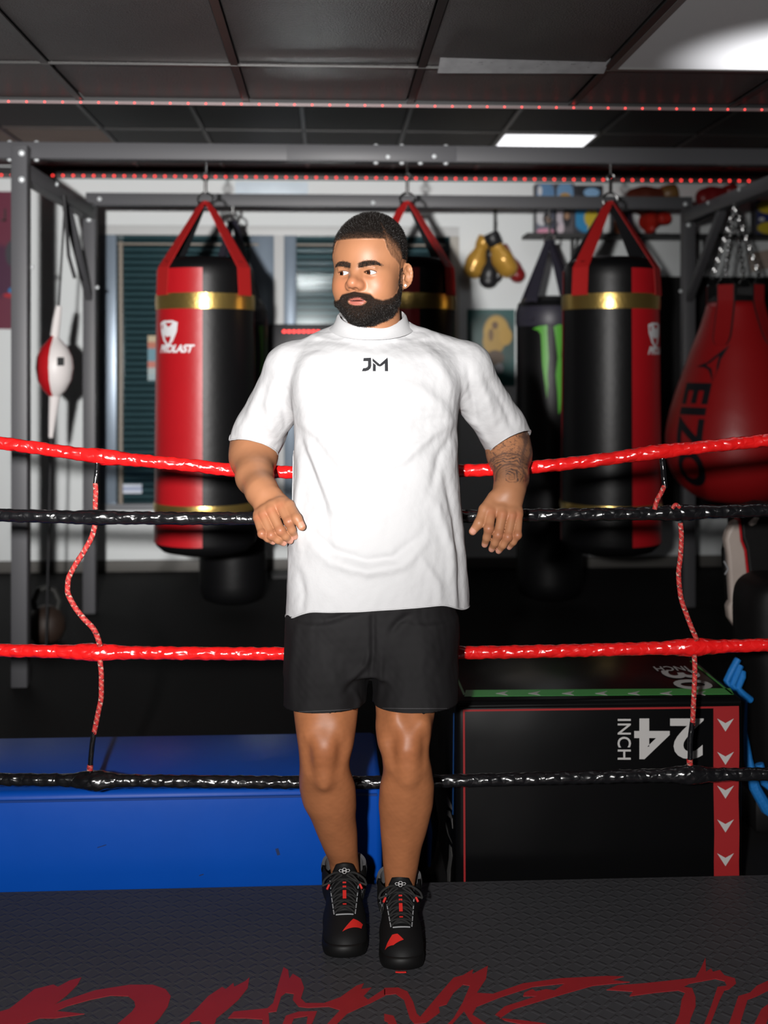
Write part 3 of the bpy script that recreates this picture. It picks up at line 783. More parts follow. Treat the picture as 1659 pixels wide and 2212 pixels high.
map_shape(polyshape(TRI), twrap(-2.42, H * .675, 0.15), q, step=0.1); q.build('emblem', M_teartxt, tear, 0)

# ------------------------------------------------------------------ double-end ball on cords
xs, Ys = RX0, 6.12
cb = onX(118, 790, RX0); Ys = cb.y
zc = onY(112, 795, Ys).z; r_ = 0.098
o = Vector((RX0, Ys, zc)); deb = empty('double_end_ball', o, 'red and white leather ball stretched between cords on the left', 'punching ball')
prof = [(0.012, -.165), (.028, -.15), (.06, -.118), (.088, -.065), (.098, 0), (.093, .055), (.072, .105), (.04, .142), (.02, .165), (.016, .185)]
def arcs_lathe(a0, a1, n=14):
    q = MB(); vs = []; fs = []
    for r, z in prof:
        for k in range(n + 1): a = a0 + (a1 - a0) * k / n; vs.append((r * math.cos(a), r * math.sin(a), z))
    for i in range(len(prof) - 1):
        for k in range(n): p = i * (n + 1) + k; fs.append((p, p + 1, p + n + 2, p + n + 1))
    return q.add(vs, fs)
M_white = mat('white_leather', (0.70, 0.66, 0.65), 0.45); 
for k in range(4):
    a0 = math.radians(-95 + 90 * k); arcs_lathe(a0, a0 + math.pi / 2).build('leather_panel', M_white if k % 2 == 0 else M_bred, deb, 60)
q = MB(); q.obox((.052, -.088, .035), (.86, .5, 0), (0, 0, 1), (.5, -.86, 0), (.018, .022, .002)); q.build('print_patch', M_black, deb, 0)
MB().tube([(0.0, 0, .17), (.012, 0, .26), (.022, 0, .33)], [.024, .022, .016], 10).build('upper_sleeve', M_white, deb)
MB().tube([(0, 0, -.15), (-.012, 0, -.27), (-.02, 0, -.37)], [.03, .02, .012], 10).build('lower_sleeve', M_white, deb)
MB().tube([(.022, 0, .33), (.055, .0, 2.40 - zc)], .006, 8).build('cord', M_strapb, deb)
MB().tube([(-.02, 0, -.37), (-.045, 0, .01 - zc)], .006, 8).build('cord', M_strapb, deb)
q = MB(); q.tube([(.05, 0, 2.42 - zc), (.07, .015, 2.1 - zc), (.10, .03, 1.98 - zc)], .010, 6); q.build('loose_strap', M_strapb, deb)

# ------------------------------------------------------------------ gloves, shelf, pictures on the back wall
M_gg = mat('glove_gold', (0.55, 0.30, 0.05), 0.3, metal=0.25, bump=(30, 0.2, 0.005))
M_gr = mat('glove_red', (0.22, 0.012, 0.014), 0.35, bump=(30, 0.2, 0.005))
M_gbl = mat('glove_black', (0.015, 0.015, 0.017), 0.4, bump=(30, 0.2, 0.005))
M_gbr = mat('glove_brown', (0.10, 0.022, 0.012), 0.4, bump=(30, 0.2, 0.005))
glove_me = {}
def glove_mesh():
    f = Field((-.11, -.09, -.20), (.11, .09, .13), .006)
    f.ell((0, 0, -.07), (.075, .062, .085)); f.ell((.0, -.01, -.125), (.07, .058, .055), k=.03)
    f.cone((0, 0, -.04), (0, 0, .06), .058, .042, k=.04)
    f.ell((.075, -.02, -.06), (.032, .034, .062), k=.012)
    V, Q = f.mesh(1); return V, Q
GV, GQ = glove_mesh()
def glove(px, py, Y, m, label, rot, s=1.0, cuffm=None, group=None):
    p = onY(px, py, Y); root = empty('boxing_glove', p, label, 'boxing glove', group=group)
    R = Matrix.Rotation(rot[1], 3, 'Y') @ Matrix.Rotation(rot[0], 3, 'X') @ Matrix.Rotation(rot[2], 3, 'Z')
    Rn = np.array(R); V = (GV * s) @ Rn.T
    link('glove_body', np_mesh('glove_body', V, GQ), m, root)
    q = MB(); q.lathe((0, 0, 0), [(.044, .05), (.05, .055), (.053, .10), (.05, .135), (.044, .14), (.04, .10)], 20)
    q.v = [R @ (v * s) for v in q.v]; q.build('cuff', cuffm or m, root, 50)
    return root
glove(1034, 550, WY - .09, M_gg, 'gold boxing glove hanging on the wall, fist turned outward', (.1, .35, .3), 1.0, group='gloves hung together on the wall')
glove(1078, 545, WY - .24, M_gg, 'gold boxing glove with black cuff hanging in the middle of the bunch', (0.05, -.45, 2.2), 1.1, M_gbl, group='gloves hung together on the wall')
glove(1058, 575, WY - .09, M_gbl, 'black boxing glove hanging lowest below the gold gloves', (0, .1, 0), .92, group='gloves hung together on the wall')
glove(1100, 566, WY - .09, M_gr, 'dark red boxing glove hanging behind the gold gloves', (0, -.5, 1.2), .95, group='gloves hung together on the wall')
a = onY(1070, 452, WY - .01)
solo('glove_hook', 'thin black wall hook that holds the bunch of gloves', 'hook', M_black, MB().box((a.x - .012, WY - .012, a.z - .16), (a.x + .012, WY, a.z + .06)).tube([(a.x, WY - .01, a.z - .12), (a.x, WY - .06, a.z - .14), (a.x, WY - .07, a.z - .1)], .006, 6), a)
# shelf
SZ = onY(1400, 508, WY - .12).z
sh0, sh1 = onY(1137, 508, WY - .2).x, onY(1720, 508, WY - .2).x
shelf = empty('display_shelf', ((sh0 + sh1) / 2, WY, SZ), 'long black wall shelf holding boxes and gloves', 'shelf')
MB().box((sh0 - (sh0 + sh1) / 2, -.24, -.028), (sh1 - (sh0 + sh1) / 2, 0, 0), bev=.003).build('board', M_black, shelf)
for px in (1242, 1530):
    x = onY(px, 520, WY - .1).x - (sh0 + sh1) / 2
    q = MB(); q.box((x - .012, -.02, -.24), (x + .012, 0, -.028)).beam((x, -.01, -.22), (x, -.2, -.03), .015, .02); q.build('bracket', M_black, shelf)
def pic_mat(name, spots, bg):
    """flat print made of soft colour blobs: spots = [(u, v, radius_u, radius_v, colour)]"""
    m = mat(name, bg, 0.35); nt = m.node_tree; bs = nt.nodes['Principled BSDF']; tc = nt.nodes.new('ShaderNodeTexCoord')
    prev = None
    for u, v, ru, rv, c in spots:
        s1 = nt.nodes.new('ShaderNodeVectorMath'); s1.operation = 'SUBTRACT'; s1.inputs[1].default_value = (u, 0, v)
        s2 = nt.nodes.new('ShaderNodeVectorMath'); s2.operation = 'MULTIPLY'; s2.inputs[1].default_value = (1 / ru, 0, 1 / rv)
        s3 = nt.nodes.new('ShaderNodeVectorMath'); s3.operation = 'LENGTH'
        nt.links.new(tc.outputs['Object'], s1.inputs[0]); nt.links.new(s1.outputs[0], s2.inputs[0]); nt.links.new(s2.outputs[0], s3.inputs[0])
        mr = nt.nodes.new('ShaderNodeMapRange'); mr.inputs['From Min'].default_value = 1.05; mr.inputs['From Max'].default_value = .85
        nt.links.new(s3.outputs['Value'], mr.inputs['Value'])
        mx = nt.nodes.new('ShaderNodeMix'); mx.data_type = 'RGBA'; mx.inputs['B'].default_value = (*c, 1)
        if prev is None: mx.inputs['A'].default_value = (*bg, 1)
        else: nt.links.new(prev, mx.inputs['A'])
        nt.links.new(mr.outputs[0], mx.inputs['Factor']); prev = mx.outputs['Result']
    nt.links.new(prev, bs.inputs['Base Color']); return m
def picture_box(label, px0, px1, pytop, spots, bg, side=(.05, .05, .06)):
    a = onY(px0, pytop, WY - .17); c = onY(px1, 500, WY - .17); w = c.x - a.x; h = a.z - SZ
    root = empty('picture_box', ((a.x + c.x) / 2, WY - .11, SZ), label, 'box', group='picture boxes on the shelf')
    MB().box((-w / 2, -.06, 0), (w / 2, .06, h), bev=.002).build('carton', mat('carton_dark', side, .5), root)
    MB().box((-w / 2 + .004, -.0625, .004), (w / 2 - .004, -.06, h - .004)).build('front_print', pic_mat('print_' + label[:12] + str(px0), [(u * w, v * h, ru * w, rv * h, q) for u, v, ru, rv, q in spots], bg), root, 0)
    return root
Wt, Bl, Rd, Ye, Sk = (.6, .6, .62), (.02, .02, .025), (.35, .02, .03), (.6, .45, .03), (.35, .2, .12)
picture_box('box on the shelf with red and white print, leftmost', 1158, 1199, 396, [(0, .78, .5, .25, (.1, .22, .4)), (-.3, .85, .12, .1, Wt), (0, .62, .4, .12, Rd), (-.2, .35, .35, .2, Wt), (.1, .3, .25, .16, Bl), (.1, .27, .1, .07, Sk), (0, .05, .5, .06, (.6, .25, .35))], (.12, .13, .18))
picture_box('box on the shelf with a portrait and orange print, second', 1201, 1240, 396, [(0, .8, .5, .25, (.15, .3, .5)), (.0, .68, .4, .14, (.45, .25, .05)), (-.3, .3, .3, .28, (.5, .45, .5)), (.1, .33, .25, .2, Bl), (.1, .36, .16, .08, Sk), (-.25, .1, .2, .1, (.6, .5, .55))], (.10, .09, .10))
picture_box('box on the shelf with a yellow figure on bright blue', 1242, 1302, 400, [(0, .9, .5, .18, Bl), (.1, .85, .3, .1, (.25, .45, .7)), (-.2, .68, .2, .08, Ye), (.3, .68, .2, .08, Ye), (0, .35, .6, .35, (.03, .25, .5)), (.1, .33, .28, .2, Ye), (.1, .52, .1, .08, Sk), (.15, .1, .2, .12, Ye)], (.03, .03, .04))
picture_box('tall box with an orange and violet print on the shelf behind the red strap', 1326, 1366, 455, [(-.2, .4, .3, .5, (.4, .12, .05)), (.35, .4, .1, .5, (.25, .18, .28))], (.03, .025, .03))
picture_box('yellow and dark blue box at the right end of the shelf', 1634, 1690, 432, [(0, .8, .5, .2, Ye), (0, .5, .5, .08, (.02, .03, .15)), (0, .2, .5, .18, Ye), (-.3, .45, .12, .06, Wt)], (.03, .04, .12))
g1 = glove(1412, 425, WY - .085, M_gbr, 'large brown boxing glove standing on the shelf', (0, 1.35, 0), 1.25, mat('glove_tan', (.2, .10, .03), .4), group='gloves on the shelf')
g2 = glove(1552, 420, WY - .085, M_gr, 'red boxing glove on the shelf, partly behind the sloping beam', (0, 1.3, 0), 1.0, group='gloves on the shelf')
g3 = glove(1417, 475, WY - .185, mat('glove_bright_red', (.40, .02, .012), .3), 'bright red boxing glove lying on the shelf below the rear beam', (1.2, 1.57, 0), .9, group='gloves on the shelf')
for g, top in ((g1, 396), (g2, 400)):      # display stands under the two upper gloves
    p = g.location; zb_ = p.z - .098
    solo('display_stand', 'dark display stand under the %s glove on the shelf' % ('brown' if g is g1 else 'red'), 'stand', M_black, MB().box((p.x - .10, p.y - .06, SZ), (p.x + .10, p.y + .06, SZ + .012)).box((p.x - .012, p.y - .012, SZ), (p.x + .012, p.y + .012, zb_)).box((p.x - .08, p.y - .05, zb_ - .01), (p.x + .08, p.y + .05, zb_)), (p.x, p.y, SZ))
# poster with a gold glove on green
def poster(name, label, px0, py0, px1, py1, m, cat='poster', Y=WY):
    a = onY(px0, py0, Y - .004); c = onY(px1, py1, Y - .004)
    root = MB().box((a.x - (a.x + c.x) / 2, -.003, 0), (c.x - (a.x + c.x) / 2, 0, a.z - c.z)).build(name, m, None, 0)
    root.location = ((a.x + c.x) / 2, Y - .001, c.z); return tag(root, label, cat)
po = poster('poster', 'dark green poster of a gold boxing glove', 1009, 668, 1112, 834, pic_mat('print_gold_glove', [(0, .33, .22, .22, (.02, .06, .055)), (.04, .40, .10, .13, (.42, .26, .05)), (.02, .33, .085, .10, (.36, .22, .04)), (.11, .37, .05, .07, (.42, .25, .04)), (.03, .45, .025, .03, (.12, .06, .02)), (.0, .38, .02, .05, (.15, .08, .02)), (.03, .21, .07, .06, (.07, .04, .02)), (.06, .13, .035, .04, (.2, .2, .22))], (.006, .075, .072)))
# maroon poster at the left edge
po2 = poster('poster', 'maroon poster with a colourful figure at the far left edge', -70, 413, 62, 711, pic_mat('print_maroon', [(.0, .42, .2, .2, (.07, .02, .05)), (.10, .55, .05, .1, (.05, .05, .06)), (.15, .40, .05, .09, (.15, .06, .2)), (.18, .36, .04, .06, (.5, .03, .05)), (.12, .28, .05, .03, (.02, .2, .45)), (.12, .245, .09, .02, (.4, .02, .03)), (.18, .42, .03, .03, (.6, .6, .6))], (.14, .025, .05)))
a = onY(8, 478, WY); q = MB(); q.box((-.018, 0, 0), (.018, -.002, .012)).box((.006, 0, 0), (.018, -.002, .09))
ob = q.build('printed_letter', M_black, po2, 0); ob.location = Vector((a.x, WY - .005, a.z)) - po2.location
# light cover plate at the right
a = onY(1640, 562, WY); tag(MB().obox((a.x + .03, WY - .012, a.z), (.98, 0, .17), (0, 1, 0), (-.17, 0, .98), (.11, .012, .07), bev=.006).build('plaque', mat('plaque_beige', (.45, .36, .30), .4, vary=.2, vscale=20)), 'small beige plaque on the wall at the right edge', 'plaque')
a = onY(1420, 597, WY - .03); c = onY(1780, 1118, WY - .03)
tag(MB().box((a.x, WY - .037, c.z), (c.x, WY - .002, a.z), bev=.01).build('black_panel', mat('panel_black', (.004, .004, .0045), .6, spec=.2)), 'large black panel on the wall behind the teardrop bag', 'panel')
# black round timer with red digits under the window's right half
a = onY(578, 700, WY - .3); c = onY(745, 860, WY - .3)
tm = empty('gym_timer', ((a.x + c.x) / 2, WY - .2, 0), 'black timer box with glowing red digits behind the man\'s shoulder', 'timer'); o = tm.location
MB().box((a.x, WY - .3, c.z), (c.x, WY - .1, a.z), bev=.01).build('housing', mat('timer_black', (.015, .015, .018), .4), tm).location = -o
for k in range(8):
    p = onY(614 + k * 10.5, 716, WY - .305); MB().lathe((p.x, p.y, p.z), [(.008, -.008), (.012, -.004), (.012, .004), (.008, .008)], 8).build('digit_light', M_led, tm).location = -o
q = MB(); xm = (a.x + c.x) / 2; q.box((xm - .03, WY - .22, 0.02), (xm + .03, WY - .17, c.z)).box((xm - .25, WY - .32, 0), (xm + .25, WY - .08, .02)); q.build('stand', M_black, tm).location = -o
# ------------------------------------------------------------------ the man
PO = np.array((0.0, 2.75, 0.14))
person = empty('person', c2w(0, 2.75, 0.14), 'bearded man in white T-shirt and black shorts leaning back on the ring ropes', 'person', -YAW)
def K(px, py, d): return np.array(((px - CX) * d / F, d, CAMZ + (HY - py) * d / F))
def PX(P):                                  # camera-frame points -> photo pixels
    return CX + P[:, 0] * F / P[:, 1], HY - (P[:, 2] - CAMZ) * F / P[:, 1]
def Kz(py, d): return CAMZ + (HY - py) * d / F
def rows(tab):                              # (py, xl, xr, depth centre, depth half) -> loft rows
    return [(Kz(py, cy), (xl - CX) * cy / F, (xr - CX) * cy / F, cy - ry, cy + ry) for py, xl, xr, cy, ry in tab]
def sstep(a, b, x): t = np.clip((x - a) / (b - a), 0, 1); return t * t * (3 - 2 * t)
def gauss(x, s): return np.exp(-(x / s) ** 2)

SKIN = np.array((0.305, 0.136, 0.067))
HAIRC = np.array((0.010, 0.008, 0.007))
body_V, body_Q, body_C = [], [], []
def body_add(V, Q, C):
    n = sum(len(v) for v in body_V); body_V.append(V); body_Q.append(Q + n); body_C.append(C if C.shape[1] == 4 else np.concatenate([C, np.zeros((len(C), 1))], 1))

# ---- head (built in its own frame: x to his left, -y ahead, z up, origin between the eyes' height on the axis)
HT = math.radians(22); HO = K(799, 593.5, 2.77); ct_, st_ = math.cos(HT), math.sin(HT)
def head2cam(P):
    return np.stack([HO[0] + P[:, 0] * ct_ + P[:, 1] * st_, HO[1] - P[:, 0] * st_ + P[:, 1] * ct_, HO[2] + P[:, 2]], 1)
f = Field((-.112, -.128, -.205), (.118, .13, .15), .0016)
f.ell((0, .014, .049), (.0825, .100, .096))
f.ell((0, -.012, -.018), (.074, .075, .086), k=.03)
f.ell((0, -.014, .045), (.0825, .074, .066), k=.025)
for s in (-1, 1):
    f.ell((s * .041, -.046, -.034), (.032, .030, .036), k=.035)
    f.ell((s * .045, -.012, -.052), (.023, .040, .032), k=.025)          # jaw corners
f.ell((0, -.024, -.066), (.054, .062, .036), k=.025)
f.ell((0, -.071, -.092), (.024, .020, .020), k=.02)                       # chin
f.ell((0, -.060, -.066), (.036, .031, .034), k=.018)                      # muzzle
f.cone((0, .028, -.05), (-.010, .062, -.20), .060, .068, k=.025)           # neck
for s in (-1, 1):
    f.cone((s * .006, -.0785, .012), (s * .044, -.064, .016), .0115, .0105, k=.014)   # brow ridge
    f.ell((s * .0345, -.096, -.001), (.018, .0155, .0115), k=.010, mode='cut')        # eye sockets
f.cone((0, -.081, .010), (0, -.103, -.022), .0082, .0105, k=.014)          # nose
f.ell((0, -.1055, -.0285), (.0120, .0118, .0100), k=.014)
for s in (-1, 1):
    f.cone((s * .005, -.085, -.010), (s * .0110, -.093, -.030), .0065, .0075, k=.010)
    f.ell((s * .0135, -.0935, -.0330), (.0088, .0115, .0085), k=.011)
    f.ell((s * .0075, -.1045, -.0420), (.0045, .007, .0035), k=.004, mode='cut')
MX, MZ = .006, .0025
f.ell((MX, -.0885, -.0660 + MZ), (.0225, .0080, .0045), k=.004)                  # lips
f.ell((MX, -.0880, -.0755 + MZ), (.0200, .0092, .0062), k=.003)
f.ell((MX, -.098, -.0705 + MZ), (.0165, .0085, .0014), mode='cut', k=.002)
EYE = [(-.0350, -.0705, -.0015), (.0350, -.0705, -.0015)]
for c in EYE:
    s = 1 if c[0] > 0 else -1
    f.ell(c, (.0165, .0142, .0132), k=.004)                               # lids
    f.cone((c[0] - .010, c[1] - .0090, .0098), (c[0] + .010, c[1] - .0090, .0098), .0030, .0030, k=.008)   # fold over the lid
    def almond(X, Y, Z, c=c, s=s):
        x = (X - c[0]) * s; z = Z - c[2] + 0.06 * x - .0002
        r = .0285
        up = np.sqrt(x ** 2 + (z + r - .0050) ** 2) - r; lo_ = np.sqrt(x ** 2 + (z - r + .0046) ** 2) - r
        return np.maximum(np.maximum(up, lo_), Y - (c[1] - .003))
    f.op(almond, (c[0] - .019, c[1] - .03, -.010), (c[0] + .019, c[1], .008), 0.001, 'cut')
# ears
for s in (1, -1):
    e1 = np.array((s * .62, .78, 0)); en = np.array((s * .78, -.62, 0)); ez = np.array((0, .12, .993)); 
    ec = np.array((s * .0800, .016, -.002)) + e1 * .009
    f.ell(ec, (.0150, .0285, .0058), k=.006, rot=[e1, ez, en])
    ring = [ec + e1 * (.0138 * math.cos(t)) + ez * (.0262 * math.sin(t)) + en * .0045 for t in np.linspace(-1.2, 2.9, 12)]
    for a, b in zip(ring[:-1], ring[1:]): f.cone(a, b, .0036, .0036, k=.002)
    f.ell(ec - ez * .024 - e1 * .004 + en * .002, (.0095, .0100, .006), k=.005, rot=[e1, ez, en])
    f.ell(ec + en * .0085 - ez * .004 - e1 * .001, (.0085, .0125, .0070), k=.003, mode='cut', rot=[e1, ez, en])
    f.ell(ec + en * .0080 + ez * .015 + e1 * .003, (.0060, .0080, .0050), k=.003, mode='cut', rot=[e1, ez, en])
    f.cone(ec + en * .005 - e1 * .010 - ez * .010, ec + en * .007 - e1 * .009 - ez * .002, .0035, .003, k=.003)   # tragus
HV, HQ = f.mesh(1)
HN = normals(HV, HQ)
az = np.degrees(np.arctan2(np.abs(HV[:, 0]), -HV[:, 1] + .006)); hx, hy, hz = HV.T
earm = (np.abs(hx) > .0835) & (hz > -.045) & (hz < .035) & (hy > -.012)
# hair line height by azimuth and hair density
hl = np.interp(az, [0, 42, 44.5, 46, 53, 62, 72, 78, 82, 94, 97, 112, 140, 180], [.078, .078, .074, .055, .037, .028, .018, .0, -.03, -.035, .012, .0, -.05, -.065])
dside = sstep(0, .060, hz - hl) ** 0.8
dfront = sstep(-.0012, .0022, hz - hl) * (0.90 + .1 * sstep(0, .02, hz - hl))
wside = sstep(41, 49, az)
hair = np.where(hz > hl - .003, dfront * (1 - wside) + wside * np.maximum(dside, .52 * sstep(0, .005, hz - hl)), 0)
side_b = (az > 79) & (az < 97) & (hz < .03) & (hz > -.06)
hair = np.where(side_b, np.maximum(hair, .72 * sstep(78, 82, az) * sstep(98, 94, az)), hair); hair[earm] = 0
# beard mask
cl = np.interp(az, [0, 22, 28, 40, 55, 70, 84, 96, 100, 180], [-.0455, -.053, -.062, -.066, -.060, -.046, -.026, -.02, -.08, -.4])
lo_n = np.interp(az, [0, 40, 70, 95, 105, 180], [-.122, -.120, -.112, -.098, -.02, .2])
bm_ = sstep(.003, -.004, hz - cl) * sstep(-.006, .004, hz - lo_n) * (hy < .035)
hzm = hz - MZ; hxm = hx - MX
lip_e = np.sqrt((hxm / .0215) ** 2 + ((hzm + .0715) / np.where(hzm > -.0715, .0072, .0096)) ** 2)
front = hy < -.06
bm_ = np.where(front, bm_ * sstep(.92, 1.08, lip_e), bm_)
nose_m = front & (hz > -.052) & (np.abs(hx) < .026) & (hy < -.094); bm_[nose_m] *= 0.2
bm_[earm] = 0
# volume of hair and beard
thick = hair * (.0018 + .0042 * sstep(.05, .12, hz)) * (1 - side_b * .6)
edge = sstep(0, .012, cl - hz)
bt = bm_ * (.002 + edge * np.interp(hz, [-.14, -.115, -.10, -.085, -.06, -.03], [.009, .009, .007, .005, .003, .002]))
bt = np.where((hz < -.075) & (az > 25), bt * (1 - .45 * sstep(25, 50, az)), bt)
bt = np.where(front & (lip_e < 1.7), np.minimum(bt, .0045), bt)
HV2 = HV + HN * (np.maximum(thick, bt) + .0010 * np.maximum(hair, bm_) * nz(HV, 90, 5))[:, None]
# colours
C = np.tile(SKIN, (len(HV), 1))
C *= (1 + .06 * nz(HV, 18, 3))[:, None]
ch = gauss(np.hypot(np.abs(hx) - .040, hz + .030), .022) * (hy < -.03); C *= (1 + np.outer(ch, (.12, -.02, -.03)))
C *= (1 + np.outer(gauss(np.hypot(hx, hz + .030), .018) * (hy < -.08), (.10, -.02, 0)))
ul = gauss(np.abs(np.abs(hx) - .034), .018) * gauss(hz + .010, .006) * (hy < -.05); C *= (1 - .18 * ul)[:, None]
C *= (1 - .12 * gauss(hz - .012, .008) * (hy < -.05))[:, None]
lipm = front * sstep(1.0, .80, np.sqrt((hxm / .0225) ** 2 + ((hzm + .0712) / .0108) ** 2)) * (hy < -.076)
C = C * (1 - lipm[:, None]) + lipm[:, None] * np.array((.29, .088, .066))
inside = front & (np.abs(hzm + .0705) < .0012) & (np.abs(hxm) < .017) ; C[inside] = (.05, .012, .01)
rim = np.zeros(len(HV))
for c in EYE:
    xx = hx - c[0]; zz_ = np.sqrt(np.maximum(.0285 ** 2 - xx ** 2, 0)) - .0285 + .0050 + c[2]; rim = np.maximum(rim, gauss(hz - zz_ - .0008, .0013) * (np.abs(xx) < .0155) * (hy < -.060))
C *= (1 - .75 * rim)[:, None]
# brows
bx = np.abs(hx); bz = .0145 + .0065 * np.sin(np.clip((bx - .008) / .050, 0, 1) * 2.3) - .32 * np.maximum(bx - .050, 0)
browm = sstep(.0074, .0052, np.abs(hz - bz) / np.interp(bx, [.008, .02, .045, .064], [.9, 1.1, .9, .25])) * sstep(.008, .012, bx) * sstep(.064, .056, bx) * (hy < -.015)
grain = np.clip(.5 + .9 * nz(HV, 160, 11, 2), 0, 1)
hc = np.clip(np.maximum(hair * (.72 + .45 * grain * (1 - hair) + .28 * hair), np.clip(bm_ * 1.15, 0, .97)), 0, 1)
hc = np.maximum(hc, browm * (.86 + .14 * grain))
C = C * (1 - hc[:, None]) + hc[:, None] * HAIRC
body_add(head2cam(HV2), HQ, np.concatenate([C, hc[:, None]], 1))

# ---- arms and hands
def arm(side, S, chain, palm0, mcp, pip, tip, dd, thumb):
    pts = [K(*c[:3]) for c in chain]; rad = [c[3] for c in chain]
    allp = np.array(pts + [K(*p, dd[0]) for p in mcp] + [K(*p, dd[2]) for p in tip] + [K(*t[:3]) for t in thumb] + [K(*S)])
    f = Field(allp.min(0) - .075, allp.max(0) + .075, .0019)
    f.cone(K(*S), pts[0], .062, rad[0])
    for i in range(len(pts) - 1): f.cone(pts[i], pts[i + 1], rad[i], rad[i + 1], k=.05)
    W = pts[-1]
    P = f.like()
    M = [K(*p, dd[0] + o) for p, o in zip(mcp, (0, -.004, -.002, .004))]
    r_m = [.0128, .0130, .0120, .0108]
    w0 = [K(*p) for p in palm0]
    for i in range(4): P.cone(w0[i], M[i] + np.array((0, .006, 0)), .0165, r_m[i], k=.012)
    for i in range(3): P.cone(M[i] + (0, .010, .008), M[i + 1] + (0, .010, .008), .012, .011, k=.010)
    G = f.like()
    for i in range(4):
        p = K(*pip[i], dd[1]); t = K(*tip[i], dd[2]); m = M[i]; mid = p * .46 + t * .54 + np.array((0, -.005, .0))
        q = f.like()
        sc = (1, 1.0, .95, .84)[i]
        q.cone(m, p, .0128 * sc, .0112 * sc); q.ell(p, .0117 * sc, k=.005); q.cone(p, mid, .0111 * sc, .0098 * sc, k=.004); q.cone(mid, t, .0098 * sc, .0082 * sc, k=.004)
        G.F = smin(G.F, q.F, .0012)
    t = [K(*a[:3]) for a in thumb]; tr2 = [a[3] for a in thumb]
    q = f.like()
    for i in range(len(t) - 1): q.cone(t[i], t[i + 1], tr2[i], tr2[i + 1], k=.006)
    P.F = smin(P.F, G.F, .006); P.F = smin(P.F, q.F, .0045)
    f.F = smin(f.F, P.F, .016)
    V, Q = f.mesh(1); N = normals(V, Q)
    C = np.tile(SKIN, (len(V), 1)) * (1 + .06 * nz(V, 14, 8))[:, None]
    for j, p in enumerate([K(*a, dd[1]) for a in pip] + M):               # knuckles: creased, redder
        g = gauss(np.linalg.norm(V - (p + np.array((0, -.008, 0))), axis=1), .011)
        C *= 1 + np.outer(g, (.02, -.16, -.16)); C *= (1 - .16 * g * (.5 + .5 * np.sin((V[:, 2]) * 2600)))[:, None] if j < 4 else 1
    for a, b in [(K(*tip[i], dd[2]), K(*pip[i], dd[1])) for i in range(4)] + [(t[-1], t[-2])]:
        ax = (b - a) / np.linalg.norm(b - a); rel = V - a; al = rel @ ax; lat = np.linalg.norm(rel - np.outer(al, ax), axis=1)
        nail = sstep(-.006, -.003, al) * sstep(.010, .007, al) * (N[:, 1] < -.35) * sstep(.0085, .0068, np.abs(rel[:, 0]))
        C = C * (1 - .75 * nail[:, None]) + .75 * nail[:, None] * np.array((.48, .24, .17))
    tipm = sum(gauss(np.linalg.norm(V - K(*tip[i], dd[2]), axis=1), .012) for i in range(4)) + gauss(np.linalg.norm(V - t[-1], axis=1), .016)
    C *= 1 + np.outer(np.clip(tipm, 0, 1), (.16, .12, .18))
    return V, Q, C
V, Q, C = arm(-1, (628, 808, 2.86), [(548, 958, 2.985, .049), (547, 990, 2.93, .0495), (550, 1030, 2.84, .0365), (566, 1062, 2.765, .0290), (577, 1075, 2.745, .0270)],
    [(588, 1074, 2.735), (579, 1077, 2.735), (570, 1081, 2.74), (564, 1085, 2.745)],
    [(606, 1093), (586, 1103), (570, 1113), (557, 1120)], [(624, 1127), (606, 1146), (586, 1156), (566, 1153)], [(637, 1159), (627, 1168), (613, 1173), (590, 1171)],
    (2.690, 2.660, 2.680), [(598, 1072, 2.735, .016), (624, 1093, 2.69, .0140), (641, 1120, 2.655, .0118), (652, 1138, 2.645, .0095)])
body_add(V, Q, C)
V, Q, C = arm(1, (1006, 808, 2.86), [(1096, 948, 2.985, .046), (1101, 984, 2.93, .0460), (1105, 1032, 2.85, .0325), (1100, 1060, 2.79, .0270), (1095, 1073, 2.775, .0275)],
    [(1074, 1076, 2.765), (1087, 1078, 2.765), (1101, 1080, 2.77), (1112, 1082, 2.775)],
    [(1060, 1107), (1085, 1112), (1106, 1115), (1120, 1113)], [(1056, 1142), (1076, 1155), (1097, 1160), (1118, 1156)], [(1047, 1176), (1062, 1186), (1077, 1190), (1100, 1182)],
    (2.735, 2.712, 2.735), [(1066, 1076, 2.765, .016), (1047, 1101, 2.74, .0140), (1035, 1130, 2.722, .0118), (1021, 1148, 2.725, .0095)])
# tattoo on the forearm: dense dark rings and scrolls over the elbow side, ending above the wrist
u, v = PX(V)
u0 = (u - 1100) / 45; 
R1 = np.hypot((u - 1104), (v - 1032) * 1.15); n1 = nz(V, 22, 21); n2 = nz(V, 60, 22); n3 = nz(V, 110, 23, 2)
swirl = np.sin(R1 * .85 + 4 * n1 + np.arctan2(v - 1032, u - 1104) * 2)
ringm = np.clip(gauss(R1 - 46, 16) + gauss(R1 - 16, 12) * (u > 1092), 0, 1) * sstep(1046, 1036, v)
scales = sstep(-.1, .35, swirl) * (.6 + .4 * sstep(-.2, .3, n3))
up = sstep(1118, 1130, u + 6 * n1) * sstep(1020, 1000, v) * (.45 + .4 * sstep(-.2, .4, n2))
lines = sstep(.13, .03, np.abs(n2)) * sstep(1000, 985, v) * .85
edge_ = gauss(np.abs(R1 - 33 - 3 * n1), 2.2) + gauss(np.abs(R1 - 60 - 3 * n1), 2.2)
tat = np.clip(np.maximum.reduce([ringm * scales, up, lines, edge_ * .8 * (v < 1040)]), 0, 1) * sstep(1052, 1046, v) * (v > 915)
tat = np.maximum(tat, gauss(u - 1067 - 3 * np.sin(v * .25), 2.2) * (v < 1020) * (v > 955) * (.5 + .5 * np.sign(np.sin(v * .45))) * .85)
C = C * (1 - .88 * tat[:, None]) + 0.88 * tat[:, None] * np.array((.020, .021, .027))
body_add(V, Q, C)

